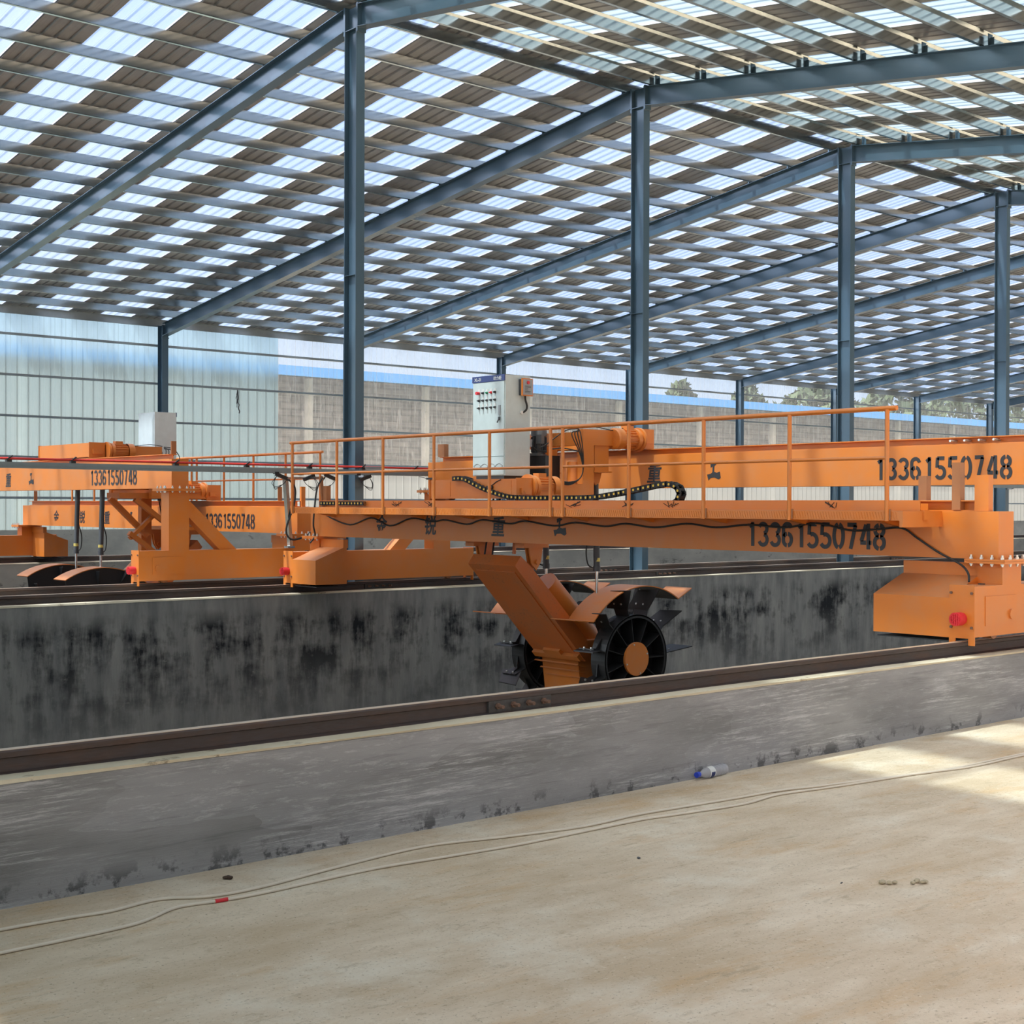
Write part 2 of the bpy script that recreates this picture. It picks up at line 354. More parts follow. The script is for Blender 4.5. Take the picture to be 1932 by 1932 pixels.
def recenter(o, at):
    """moves the object's origin to a point without moving its mesh (for one-mesh things)"""
    at = Vector(at); o.data.transform(Matrix.Translation(-at)); o.location = o.location + at; return o

# ------------------------------------------------------------------ setting: ground, walls of the trenches
ZT = .56; ZR = .675                      # wall top, rail top
YN0, YN1 = -10.86, -10.50                # near trench wall
YC0, YC1 = -.69, 1.24                    # middle wall, carries the columns
YB0, YB1 = 10.95, 11.50                  # far trench wall
XA, XB = -40., 110.
MB().box(XA, XB, -60, YN0 + .02, -.3, 0).build('floor', 'floor', kind='structure')
MB().box(XA, XB, YB1 - .02, 17.8, -.3, 0).build('floor', 'conc', kind='structure')
MB().box(XA, XB, YN1 - .02, YC0 + .02, -1.4, -1.2).box(XA, XB, YC1 - .02, YB0 + .02, -1.4, -1.2).build('floor', 'dirt', kind='structure')
MB().box(XA, XB + 60, 18.1, 120, -.3, -.02).build('floor', 'ground', kind='structure')
def wob_box(y0, y1, z0, z1, amp, seed, yt=None):
    """long low wall whose edges wander a little, as hand laid mortar does"""
    rr = random.Random(seed); mb = MB(); n = 300; v = []
    off = [0, 0]
    for i in range(n + 1):
        x = XA + (XB - XA) * i / n; off = [o * .8 + rr.uniform(-amp, amp) for o in off]
        v += [(x, y0, z0), (x, y1, z0), (x, y1 + off[1] * .3, z1), (x, (y0 if yt is None else yt) + off[0] * .3, z1 + off[0] * .25)]
    f = []
    for i in range(n):
        a, b = i * 4, i * 4 + 4
        f += [(a, a + 1, b + 1, b), (a + 1, a + 2, b + 2, b + 1), (a + 2, a + 3, b + 3, b + 2), (a + 3, a, b, b + 3)]
    return mb.add(v, f)
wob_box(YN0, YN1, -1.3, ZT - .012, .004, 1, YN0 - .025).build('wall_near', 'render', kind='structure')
wob_box(YN0 - .030, YN1 + .004, ZT - .012, ZT + .004, .012, 2).build('trim_1', 'lip', kind='structure')
wob_box(YC0, YC1, -1.3, ZT - .015, .004, 3).build('wall_middle', 'stained', kind='structure')
wob_box(YC0 - .004, YC1 + .004, ZT - .015, ZT, .014, 4).build('trim_2', 'lip', kind='structure')
wob_box(YB0, YB1, -1.3, ZT - .015, .006, 5).build('wall_far', 'conc', kind='structure')
wob_box(YB0 - .004, YB1 + .004, ZT - .015, ZT, .014, 6).build('trim_3', 'lip', kind='structure')
# rough mortar foot along the near wall
rr = random.Random(11); mb = MB()
for i in range(520):
    x = -6 + i * .027 + rr.uniform(-.01, .01); s_ = rr.uniform(.006, .02)
    mb.hexa([(x - s_, YN0 - s_ * 1.1, 0), (x + s_, YN0 - s_ * rr.uniform(.4, 1.3), 0), (x + s_, YN0 + .01, 0), (x - s_, YN0 + .01, 0),
             (x - s_ * .5, YN0 - s_ * .3, s_), (x + s_ * .6, YN0 - s_ * .3, s_ * .9), (x + s_, YN0 + .01, s_ * 1.1), (x - s_, YN0 + .01, s_ * 1.1)])
mb.build('baseboard_near', 'render', kind='structure')
MB().box(XA, 100, 17.80, 18.05, -.3, 1.10).build('baseboard_back', 'conc', kind='structure')

# ------------------------------------------------------------------ rails
def rail(y, label, joints, group='crane rails on the trench walls', ZR=ZR):
    prof = [(-.055, 0), (.055, 0), (.055, .012), (.012, .022), (.008, .08), (.032, .088), (.034, .112), (.028, .12), (-.028, .12), (-.034, .112), (-.032, .088), (-.008, .08), (-.012, .022), (-.055, .012)]
    r = MB().prism([(y + a, ZR - .12 + b) for a, b in prof], 'x', XA, XB).build('crane_rail', 'rail')
    tag(r, label, 'rail', group)
    MB().box(XA, XB, y - .026, y + .026, ZR - .001, ZR + .002).build('running_surface', 'railtop', r, label='worn top of the rail, painted bright as if lit')
    for xj in joints:
        fp = MB().box(xj - .245, xj + .245, y - .030, y - .009, ZR - .102, ZR - .034).build('fishplate', 'plate', r)
        for k in range(4):
            xb = xj - .18 + .12 * k
            MB().cyl((xb, y - .03, ZR - .066), (xb, y - .045, ZR - .066), .019, n=6, smooth=False).cyl((xb, y - .045, ZR - .066), (xb, y - .085, ZR - .066), .011, n=10).build('bolt', 'boltrust', fp)
    return r
YR = dict(N=-10.715, A=-.48, A2=1.0, B=11.2)
rail(YR['N'], 'rusty crane rail on the nearest grey wall, in front of the digging wheels', [-.2, 17.8], ZR=.669)
rail(YR['A'], 'rusty crane rail on the near edge of the middle wall, under the near turner', [6.1, 12.15, 24.2])
rail(YR['A2'], 'rusty crane rail on the far edge of the middle wall, behind the columns', [12.2, 21.3])
rail(YR['B'], 'rusty crane rail on the farthest trench wall', [14.5])

# ------------------------------------------------------------------ steel frame of the hall
S = 6.0; WY = 17.87; ZRI = 9.25; SL = .1375; HS = 9.04
def roofz(y): return ZRI - SL * abs(y)
col_lab = {1: 'nearest tall steel column rising behind the left part of the orange walkway',
           2: 'tall steel column behind the upper motor of the near turner',
           3: 'tall steel column behind the right end of the orange handrail',
           4: 'tall steel column at the right edge of the photo, above the big phone number',
           5: 'tall steel column just beyond the right edge of the photo'}
for n in range(1, 6):
    x = n * S; t = thing('steel_column', col_lab[n], 'column', (x, 0, ZT), 'ridge columns on the middle wall')
    MB().box(-.075, .075, -.15, -.138, 0, HS - ZT - .02).box(-.075, .075, .138, .15, 0, HS - ZT - .02).box(-.005, .005, -.138, .138, 0, HS - ZT - .02).build('shaft', 'steel', t)
    MB().box(-.12, .12, -.2, .2, 0, .015).build('base_plate', 'steel', t)
    for s in (-1, 1):
        MB().box(-.075, .075, s * .15, s * .165, HS - ZT - .42, HS - ZT).box(-.075, .075, s * .165, s * .18, HS - ZT - .42, HS - ZT + .0).build('splice_plate', 'steel', t)
    MB().box(-.07, -.006, -.137, .137, HS - ZT - .36, HS - ZT - .348).box(-.07, -.006, -.137, .137, 4.55, 4.556).build('stiffener', 'steel', t)
eave_lab = {2: 'slim wall column behind the white back of the far control cabinet', 3: 'slim wall column half hidden behind the nearest tall column',
            4: 'slim wall column just behind the near control cabinet', 5: 'slim wall column hugging the left side of the tall column behind the upper motor',
            6: 'slim wall column between the second and third tall columns, seen alone', 7: 'slim wall column just left of the third tall column',
            8: 'slim wall column right of the handrail end', 9: 'rightmost slim wall column, next to the last tall column'}
for n in range(2, 10):
    x = n * S; t = thing('wall_column', eave_lab[n], 'column', (x, WY - .14, 0), 'columns along the back wall')
    z1 = roofz(WY) - .21
    MB().box(-.09, .09, -.13, -.12, 0, z1).box(-.09, .09, .12, .13, 0, z1).box(-.005, .005, -.12, .12, 0, z1).build('shaft', 'steel', t)
    MB().box(-.11, .11, -.14, -.13, z1 - .36, z1 - .33).box(-.02, .02, -.155, -.14, z1 - .2, z1 - .1).build('cap_plate', 'steel', t)
def rafter(n, side):
    sg = 1 if side == 'far' else -1; x = n * S
    ks = range(0, 17)
    y0 = sg * .18; y1 = sg * (WY - .27)
    lab = {('far', 1): 'nearest far-slope rafter, sunlit, running from the first tall column to the left edge',
           ('far', 2): 'dark far-slope rafter running from the second tall column down to above the far white cabinet',
           ('far', 3): 'sunlit far-slope rafter from the third tall column down to behind the first tall column',
           ('far', 4): 'dark far-slope rafter ending above the near control cabinet',
           ('far', 5): 'sunlit far-slope rafter ending just behind the second tall column',
           ('far', 6): 'dark far-slope rafter ending between the second and third tall columns',
           ('far', 7): 'sunlit far-slope rafter ending just left of the third tall column',
           ('far', 8): 'dark far-slope rafter ending above the handrail end',
           ('far', 9): 'farthest visible far-slope rafter, at the right edge of the photo',
           ('near', 1): 'near-slope rafter at the very top of the photo, right of the first tall column',
           ('near', 2): 'dark near-slope rafter running right from the second tall column',
           ('near', 3): 'pale sunlit near-slope rafter running right from the third tall column',
           ('near', 4): 'short dark end of the near-slope rafter at the fourth tall column'}[(side, n)]
    t = thing('roof_rafter', lab, 'rafter', (x, 0, 0), 'roof rafters of the ' + side + ' slope')
    zt = lambda y: roofz(y) - .21; zb = lambda y: roofz(y) - .21 - .335
    # web, flanges
    def slab(hw, za, zb_): 
        p = [(y0, za(y0)), (y1, za(y1)), (y1, zb_(y1)), (y0, zb_(y0))]; return MB().prism(p, 'x', -hw, hw)
    slab(.004, lambda y: zb(y) + .008, lambda y: zt(y) - .008).build('web', 'steel', t)
    m = slab(.09, lambda y: zt(y) - .01, zt); m2 = slab(.09, zb, lambda y: zb(y) + .01)
    m.build('top_flange', 'steel', t); m2.build('bottom_flange', 'steel', t)
    if n <= 5:
        for k in ks:
            y = sg * (.33 + 1.043 * k + .07); z = zt(y)
            MB().box(-.055, .055, y - .004 * sg, y + .004 * sg, z, z + .17).box(-.004, .004, y, y + sg * .06, z, z + .12).build('purlin_cleat', 'steel', t)
    return t
for n in range(1, 10): rafter(n, 'far')
for n in range(1, 5): rafter(n, 'near')

# purlins: channels running the length of the hall
X0R, X1R = -8., 64.
def purlin(y, sg, name='roof_purlin'):
    z1 = roofz(y) - .012; z0 = z1 - .185; w_ = .055 * sg; t_ = .004
    mb = MB(); mb.box(X0R, X1R, y - t_, y + t_, z0, z1)
    mb.box(X0R, X1R, y, y + w_, z1 - .004 , z1 ).box(X0R, X1R, y - t_ * sg, y - w_, z0, z0 + .004).box(X0R, X1R, y - w_, y - w_ * .9, z0, z0 + .018)
    return mb.build(name, 'galv')
ORD = ['first', 'second', 'third', 'fourth', 'fifth', 'sixth', 'seventh', 'eighth', 'ninth', 'tenth', 'eleventh', 'twelfth', 'thirteenth', 'fourteenth', 'fifteenth', 'sixteenth', 'seventeenth']
for k in range(17):
    tag(purlin(.33 + 1.043 * k, 1), 'galvanised purlin under the far roof slope, ' + ORD[k] + ' down from the ridge', 'purlin', 'purlins of the far slope')
for k in range(17):
    tag(purlin(-.33 - 1.043 * k, -1), 'galvanised purlin under the near roof slope, ' + ORD[k] + ' down from the ridge', 'purlin', 'purlins of the near slope')
yp = WY + .1; ze = roofz(yp)
tag(MB().box(X0R, X1R, yp, yp + .006, ze - .22, ze - .02).box(X0R, X1R, yp - .06, yp, ze - .22, ze - .215).box(X0R, X1R, yp - .06, yp, ze - .025, ze - .02).build('eave_beam', 'girt'),
    'galvanised eave channel along the top of the back wall', 'beam')
# roof sheets
def sheets(x0, x1, y0, y1, mat, off=0.):
    """ribbed sheet between x0 and x1, four ribs per .87 m, running down the slope"""
    pr = []; p = .2175; k0 = math.ceil((x0 - 8.6 - 1e-6) / p); x = 8.6 + k0 * p
    pr.append((x0, 0))
    while x < x1 - 1e-4:
        if x - .03 > x0: pr += [(x - .032, 0), (x - .016, .028)]
        pr += [(max(x, x0), .028)]
        pr += [(x + .016, .028), (x + .032, 0)]
        x += p
    pr.append((x1, 0))
    v = []; f = []
    for a, h in pr: v += [(a, y0, roofz(y0) + h + off), (a, y1, roofz(y1) + h + off)]
    for i in range(len(pr) - 1):
        a = i * 2; f.append((a, a + 1, a + 3, a + 2) if y1 > y0 else (a + 1, a, a + 2, a + 3))
    return v, f
def roof(y0, y1, skymat, skyfrom, nm):
    met = MB(); sky = MB(); k = -20; x = X0R
    edges = []
    for k in range(-12, 40):
        a = 8.6 + 1.74 * k; edges.append((a, a + .87))
    cur = X0R
    for a, b in edges:
        if a < X0R + .01 or a > X1R or a < skyfrom: continue
        met.add(*sheets(cur, a, y0, y1, None)); sky.add(*sheets(a, min(b, X1R), y0, y1, None)); cur = b
    met.add(*sheets(cur, X1R, y0, y1, None))
    a = met.build('ceiling_' + nm, 'sheet', kind='structure'); b = sky.build('skylight_' + nm, skymat, kind='structure')
    return a, b
roof(0.02, 18.3, 'skyl', -7.2, 'far')
roof(-0.02, -18.3, 'skyr', -1.9, 'near')
MB().prism([(-.22, roofz(.22) + .03), (0, ZRI + .06), (.22, roofz(.22) + .03), (.22, roofz(.22) + .034), (0, ZRI + .066), (-.22, roofz(.22) + .034)], 'x', X0R, X1R).build('trim_4', 'sheet', kind='structure')

# back wall: cladding of translucent sheets, girts
def wallsheet(x0, x1, z0, z1, mat, nm):
    pr = []; p = .29; x = math.ceil(x0 / p) * p; pr.append((x0, 0))
    while x < x1:
        pr += [(x - .03, 0), (x - .012, .011), (x + .012, .011), (x + .03, 0)]; x += p
    pr.append((x1, 0)); v = []; f = []
    for a, h in pr: v += [(a, 18.07 + h, z0), (a, 18.07 + h, z1)]
    for i in range(len(pr) - 1): a = i * 2; f.append((a, a + 2, a + 3, a + 1))
    return MB().add(v, f).build(nm, mat, kind='structure')
zt = roofz(18.07) - .01
wallsheet(-8, 15.8, 1.05, zt, 'wallfrp', 'wall_back')
wallsheet(15.8, 64, 1.05, zt, 'wallclear', 'wall_back')
MB().box(-8.1, -8.0, -18, 18, -.3, 1.10).build('baseboard_left', 'conc', kind='structure')
MB().add([(-8.02, -18, 1.1), (-8.02, 18, 1.1), (-8.02, 18, roofz(18)), (-8.02, 0, ZRI), (-8.02, -18, roofz(18))], [(0, 1, 2, 3, 4)]).build('wall_left', 'wallfrp', kind='structure')  # end wall and plinth out of view, added to dim low light
g_lab = ['topmost girt of the back wall, just under the eave', 'second girt from the top of the back wall', 'third girt from the top of the back wall',
         'fourth girt from the top of the back wall, mostly behind the turners', 'lowest girt of the back wall, near the top of the concrete plinth']
for k, z in enumerate((6.06, 5.03, 3.995, 2.96, 1.92)):
    tag(MB().box(-8, 64, 18.0, 18.06, z - .03, z + .03).box(-8, 64, 17.94, 18.0, z - .03, z - .026).build('wall_girt', 'girt'), g_lab[k], 'girt', 'girts of the back wall')
# shred of torn plastic hanging from the second girt
rr = random.Random(3); pts = []; mb = MB()
for i in range(12): pts.append((14.43 + rr.uniform(-.02, .02) + .004 * i, 17.98, 5.0 - i * .06))
mb.tube(pts, .016, 6)
for i in range(9):
    mb.beam((14.41, 17.98, 4.97 - i * .03), (14.39 + rr.uniform(-.04, .03), 17.97, 4.90 - i * .05), .015, .012)
tag(mb.build('torn_strap', 'darkgrey'), 'dark torn strip hanging from the second girt of the back wall', 'strip')

# yard behind the hall
yb = thing('yard_building', 'long grey yard building with a blue roof edge seen through the clear wall sheets', 'building', (50, 27, 0))
MB().box(-62, 60, 0, 8, 0, 6.45).build('wall', 'yardwall', yb)
MB().prism([(-.9, 6.40), (8.5, 7.2), (8.5, 7.25), (-.9, 6.75)], 'x', -62, 60).build('roof', 'bluesheet', yb)
for i in range(22): MB().box(-60 + i * 5.4, -59.8 + i * 5.4, -.25, 0, 0, 6.4).build('pillar', 'conc', yb)
def tree(x, y, h, r, label, seed):
    rr = random.Random(seed); t = thing('tree', label, 'tree', (x, y, 0), 'trees beyond the yard building')
    MB().cyl((0, 0, 0), (.2, 0, h * .8), .25, .08, 8).build('trunk', 'bark', t)
    mb = MB()
    for i in range(1500):
        a = rr.uniform(0, 6.283); q = rr.random() ** .5 * r; z = h * .42 + rr.random() * h * .58
        q *= math.sin(min(1, (z - h * .40) / (h * .6)) * math.pi * .9 + .2) ; c = Vector((q * math.cos(a), q * math.sin(a), z)); s_ = rr.uniform(.22, .5)
        u = Vector((rr.uniform(-1, 1), rr.uniform(-1, 1), rr.uniform(-1, 1))).normalized() * s_; v_ = Vector((rr.uniform(-1, 1), rr.uniform(-1, 1), rr.uniform(-1, 1))).normalized() * s_ * .7
        mb.add([tuple(c - u), tuple(c + v_), tuple(c + u), tuple(c - v_)], [(0, 1, 2, 3)])
    mb.build('foliage', 'leaf', t)
tree(59.5, 42, 9.4, 1.7, 'small leafy tree above the blue roof edge, left of the other', 1)
tree(66, 42, 9.6, 1.9, 'small leafy tree above the blue roof edge, second from the left', 2)
for i, (x, h) in enumerate(((76, 10.4), (86, 11.4), (96, 12.2), (106, 13), (116, 13.4))):
    tree(x, 44, h, 4.4, 'big tree at the far right beyond the back wall, ' + ORD[i] + ' from the left', 10 + i)
#@@MACHINES@@
# ------------------------------------------------------------------ stencil digits and brush characters
def arc(cx, cy, rx, ry, a0, a1, n=14):
    return [(cx + rx * math.cos(math.radians(a0 + (a1 - a0) * i / n)), cy + ry * math.sin(math.radians(a0 + (a1 - a0) * i / n))) for i in range(n + 1)]
W_ = .36; H_ = 1.0
GL = {'1': [[(.13, .80), (.30, .94)], [(.27, .0), (.27, 1.0)]],
      '3': [arc(.2, .73, .17, .20, 160, -75), arc(.2, .28, .18, .22, 75, -160)],
      '6': [arc(.2, .74, .17, .20, 10, 170) + [(.03, .30)] + arc(.2, .28, .17, .22, 190, 262), arc(.2, .30, .17, .24, -82, 82, 20) , arc(.2, .30, .17, .24, 98, 150)],
      '5': [[(.37, .94), (.07, .94)], [(.075, .97), (.055, .52)], arc(.19, .30, .19, .25, 115, -150)],
      '0': [arc(.2, .5, .18, .46, 98, 262, 20), arc(.2, .5, .18, .46, 82, -82, 20)],
      '7': [[(.02, .94), (.38, .94)], [(.34, .93), (.24, .45), (.15, .0)]],
      '4': [[(.22, .96), (.04, .32)], [(.0, .26), (.22, .26)], [(.31, .0), (.31, 1.0)], [(.33, .26), (.43, .26)]],
      '8': [arc(.2, .74, .16, .20, 98, 262), arc(.2, .74, .16, .20, 82, -82), arc(.2, .27, .18, .23, 98, 262), arc(.2, .27, .18, .23, 82, -82)]}
def ribbon(pts, hw):
    """outline strip of a polyline with half width hw in 2d"""
    L_, R_ = [], []
    for i, p in enumerate(pts):
        a = pts[max(i - 1, 0)]; b = pts[min(i + 1, len(pts) - 1)]
        dx, dy = b[0] - a[0], b[1] - a[1]; l = math.hypot(dx, dy) or 1
        L_.append((p[0] - dy / l * hw, p[1] + dx / l * hw)); R_.append((p[0] + dy / l * hw, p[1] - dx / l * hw))
    return L_, R_
def lettering_digits(txt, u, v, z, h, length, parent, name='phone_number'):
    mb = MB(); pitch = length / len(txt); n0 = 0
    for i, ch in enumerate(txt):
        for st in GL[ch]:
            a, b = ribbon([(p[0] * h * 1.10 + .02 * h, p[1] * h * .93 + .035 * h) for p in st], .078 * h)
            vs = [(u, v - (i * pitch + q[0]), z + q[1]) for q in a + b]; k = len(a)
            mb.add(vs, [(j, j + 1, k + j + 1, k + j) for j in range(k - 1)])
    return mb.build(name, 'stencil', parent)
def text_verts(s, size, bold=0.0):
    cu = bpy.data.curves.new('text', 'FONT'); cu.body = s; cu.size = size; cu.offset = bold; cu.resolution_u = 4
    o = bpy.data.objects.new('text', cu); COL.objects.link(o); dg = bpy.context.evaluated_depsgraph_get(); me = bpy.data.meshes.new_from_object(o.evaluated_get(dg))
    vs = [tuple(v.co) for v in me.vertices]; fs = [tuple(p.vertices) for p in me.polygons]
    bpy.data.objects.remove(o); bpy.data.curves.remove(cu); bpy.data.meshes.remove(me); return vs, fs
def lettering(s, size, f, parent, name, mat='stencil', bold=0.0, shear=0.):
    vs, fs = text_verts(s, size, bold); mb = MB()
    if vs: mb.add([f(x + shear * y, y) for x, y, _ in vs], fs)
    return mb.build(name, mat, parent)
GONG = [[(.28, .93), (.52, 1.0), (.78, .92), (.60, .80), (.58, .45), (.80, .40), (1.05, .46), (1.12, .10), (.95, .0), (.62, .12), (.30, .10), (.12, -.06), (.0, .30), (.30, .34), (.44, .44), (.46, .78), (.30, .70)]]
def brush(u, z, parts, parent):
    """brush-written characters, each v = centre of the character"""
    for ch, v in parts:
        sz = .27
        if ch == '工':
            mb = MB(); p = [(u, v - (a - .5) * .19, z + .01 + b * .20) for a, b in GONG[0]]
            c = [(u, v, z + .1)]
            # fan from parts: top blob, stem, foot
            for idx in ((0, 1, 2, 3, 15, 16), (3, 4, 13, 14, 15), (4, 5, 6, 7, 8, 9, 10, 11, 12, 13)):
                q = [p[min(i, 16)] for i in idx]; mb.add(q, [tuple(range(len(q)))])
            mb.build('brush_character', 'stencil', parent)
        else:
            lettering(ch, sz, lambda x, y, v=v: (u, v - (x - sz * .5) * .9, z + .0 + y * .93), parent, 'brush_character', bold=.0055, shear=.12)

def hexbolts(mb, pts, r=.0155, h=.018, up=1):
    for (u, v, z) in pts:
        mb.cyl((u, v, z), (u, v, z + up * h), r, n=6, smooth=False); mb.cyl((u, v, z + up * h), (u, v, z + up * h * 2.0), r * .62, n=8)
    return mb
LCAR = 3.19; GV = 10.49
# ------------------------------------------------------------------ bridge of a compost turner: two girders on two end carriages
def gantry(label, X0, Y0, mir, txt):
    global MIR; MIR = mir
    t = thing('turner_bridge', label, 'gantry crane', (X0, Y0, 0), 'compost turner bridges')
    for side in (0, 1):
        va, vb = (0, .23) if side == 0 else (GV - .23, GV)
        vo = va if side == 0 else vb              # outer face
        vi = 1 if side == 0 else -1               # inboard direction
        c = MB().box(.012, LCAR - .012, va, vb, .712, 1.125).build('end_carriage', 'orange', t)
        for ue, s in ((0, -1), (LCAR, 1)):
            e0, e1 = (0, .012) if s < 0 else (LCAR - .012, LCAR)
            pl = MB().box(e0, e1, va, vb, .70, 1.135)
            pl.box(e0, e1, va, va + .055, .645, .70).box(e0, e1, vb - .055, vb, .645, .70)
            p = pl.build('end_plate', 'orange', c)
            hexb = MB()
            for z in (.79, 1.07):
                for v in (va + .022, vb - .022): hexb.cyl((ue, v, z), (ue + s * .014, v, z), .012, n=6, smooth=False)
            hexb.build('bolt', 'boltrust', c)
            bf = MB().cyl((ue, (va + vb) / 2, .86), (ue + s * .02, (va + vb) / 2, .86), .05, n=20).cyl((ue + s * .02, (va + vb) / 2, .86), (ue + s * .10, (va + vb) / 2, .86), .055, n=24)
            for i in range(5):
                for j in range(5):
                    y_, z_ = (i - 2) * .019, (j - 2) * .019
                    if y_ * y_ + z_ * z_ < .0021: bf.box(ue + s * .10, ue + s * .109, (va + vb) / 2 + y_ - .006, (va + vb) / 2 + y_ + .006, .86 + z_ - .006, .86 + z_ + .006)
            bf.build('buffer', 'red', c, label='red round rubber buffer')
            uc = .42 if s < 0 else LCAR - .42
            MB().box(uc - .26, uc + .22, (vo - .006) if side == 0 else vo, vo if side == 0 else vo + .006, .80, 1.04).build('access_panel', 'orange', c)
            d = -1 if side == 0 else 1
            MB().cyl((uc + .14, vo + d * .006, .88), (uc + .14, vo + d * .022, .88), .042, n=20).build('hub_cap', 'orange', c)
            MB().cyl((uc + .0, (va + vb) / 2 - .045, .74), (uc + .0, (va + vb) / 2 + .045, .74), .065 , n=28).build('wheel', 'rust', c)
            MB().tube([(uc - .12, (va + vb) / 2, 1.13), (uc - .12, (va + vb) / 2, 1.137)], .03, 14).build('grease_hole', 'black', c)
        # posts, flanges with bolts, braces
        for k, (u0, u1, zt_) in enumerate(((.43, .73, 1.30), (2.43, 2.74, 1.955))):
            p = MB().box(u0, u1, va, vb, 1.125, zt_)
            p.build('post', 'orange', t)
            fl = MB().box(u0 - .09, u1 + .10, va - .07, vb + .07, zt_, zt_ + .018).box(u0 - .09, u1 + .10, va - .07, vb + .07, zt_ + .020, zt_ + .036).build('flange', 'orange', t)
            pts = [(u0 - .055, va - .03 + i * .095, zt_ + .036) for i in range(4)] + [(u0 - .055 + i * .11, (va - .038) if side == 0 else (vb + .038), zt_ + .036) for i in range(1, 5)] + [(u1 + .06, va + .02 + i * .1, zt_ + .036) for i in range(3)]
            for a, b_, _ in pts:
                b = MB(); hexbolts(b, [(a, b_, zt_ + .036)]); hexbolts(b, [(a, b_, zt_)], h=.012, up=-1); b.build('bolt', 'bolt', fl)
        MB().prism([(2.43, 1.84), (2.43, 1.60), (1.93, 1.125), (1.66, 1.125)], 'y', va + .03, vb - .03).build('brace', 'orange', t)
        # drive cover on the inboard side, sloping top
        i0, i1 = (.23, .96) if side == 0 else (GV - .23, GV - .80)
        lo, hi = min(i0, i1), max(i0, i1)
        sk = MB().prism([(0.0, .70), (0.0, 1.025), (.44, 1.19), (.50, 1.19), (.50, .70)], 'y', lo, hi).build('drive_cover', 'orange', t)
        MB().box(.03, .50, lo + .02, hi - .02, .662, .672).build('bottom_plate', 'black', sk)
        MB().box(.445, .52, lo + .004, hi - .004, 1.185, 1.30).build('support_box', 'orange', t)
    # low girder with its track
    g = MB().box(.40, .64, 0.02, GV - .06, 1.336, 1.735)
    low = g.build('low_girder', 'orange', t)
    MB().box(.46, .58, .22, GV - .25, 1.735, 1.745).box(.513, .527, .22, GV - .25, 1.745, 1.818).box(.45, .59, .22, GV - .25, 1.818, 1.828).build('track', 'orange', low)
    hg = MB().box(2.43, 2.69, 0.02, GV - .09, 1.992, 2.40).build('high_girder', 'orange', t)
    MB().box(2.49, 2.61, .25, GV - .3, 2.40, 2.41).box(2.543, 2.557, .25, GV - .3, 2.41, 2.468).box(2.48, 2.62, .25, GV - .3, 2.468, 2.478).build('track', 'orange', hg)
    hb = MB()
    for i in range(4): hb.cyl((2.42, 1.72 - .16 * i, 2.44), (2.545, 1.72 - .16 * i, 2.44), .012, n=10)
    hb.build('bolt', 'bolt', hg)
    for v in (.30, GV - .42): MB().angle(2.47, v, .08, .15, .012, 2.479, 2.665).build('end_stop', 'rust', hg)
    for v, z0, z1, uu in ((.40, 1.745, 2.15, .44), (.74, 1.828, 2.04, .46), (GV - .36, 1.828, 2.03, .46)):
        MB().angle(uu, v, .07, .08, .015, z0 + .001, z1).build('end_stop', 'rust', low)
    MB().angle(.43, .13, .07, .13, .015, 1.737, 2.04).build('end_stop', 'orange', low)
    # cable tray along the low girder
    tr = MB().prism([(.27, 1.736), (.395, 1.736), (.395, 1.80), (.389, 1.80), (.389, 1.742), (.276, 1.742), (.276, 1.825), (.27, 1.825)], 'y', .68, 9.15).build('cable_tray', 'orange', t)
    mb = MB(); rr = random.Random(5)
    for v in (8.25, 7.55, 5.0, 4.2, 3.55, 1.6):
        for i in range(7): mb.beam((.268, v + rr.uniform(-.05, .05), 1.75 + rr.uniform(0, .02)), (.266, v + rr.uniform(-.12, .12), 1.79 + rr.uniform(-.01, .03)), .003, .006)
    mb.build('scorch_mark', 'cloud', tr)
    # walkway and handrail
    v0, v1 = .58, 9.95; U0 = -.19
    wk = MB().prism([(U0, 1.655), (U0 + .05, 1.655), (U0 + .05, 1.660), (U0 + .006, 1.660), (U0 + .006, 1.727), (.27, 1.727), (.27, 1.735), (U0, 1.735)], 'y', v0, v1).build('walkway', 'orange', t)
    tp = MB()
    for i in range(330):
        v = v0 + .02 + i * (v1 - v0 - .04) / 330; tp.beam((U0 - .0015, v, 1.665), (U0 - .0015, v + .018, 1.725), .0025, .004, up=(1, 0, 0))
    tp.build('tread_pattern', 'orange', wk)
    for i in range(10):
        v = v0 + .4 + i * .98; MB().hexa([(U0 + .02, v, 1.70), (.40, v, 1.60), (.40, v + .05, 1.60), (U0 + .02, v + .05, 1.70), (U0 + .02, v, 1.724), (.40, v, 1.724), (.40, v + .05, 1.724), (U0 + .02, v + .05, 1.724)]).build('bracket', 'orange', wk)
    MB().box(U0, .40, v0 - .03, v0, 1.60, 1.735).box(.10, .18, v0 - .05, v0 - .03, 1.66, 1.74).build('end_bracket', 'orange', wk)
    hr = MB().tube([(U0, v0 + .03, 2.595), (U0, v1 + .06, 2.595)], .0215, 12).build('handrail', 'orange', t)
    ps = [9.949, 8.891, 7.886, 6.871, 5.861, 4.856, 4.667, 3.699, 2.716, 1.708, .695]
    for v in ps:
        MB().tube([(U0 - .012, v, 1.65), (U0 - .012, v, 2.585)], .019, 10).build('rail_post', 'orange', hr)
        MB().box(U0 - .012, U0 + .002, v - .034, v - .018, 1.66, 1.75).build('clamp', 'rust', hr)
    MB().tube([(U0 - .012, ps[0], 2.18), (U0 - .012, ps[5], 2.18)], .015, 10).build('middle_rail', 'orange', hr)
    MB().tube([(U0 - .012, ps[6], 2.18), (U0 - .012, ps[-1], 2.18)], .015, 10).build('middle_rail', 'orange', hr)
    # lettering
    ul, uh = (.397, 2.427) if mir > 0 else (.643, 2.693)
    lettering_digits('13361550748', ul, txt['ld'], 1.378, .25, 1.60, low); lettering_digits('13361550748', uh, txt['hd'], 2.045, .245, 1.60, hg)
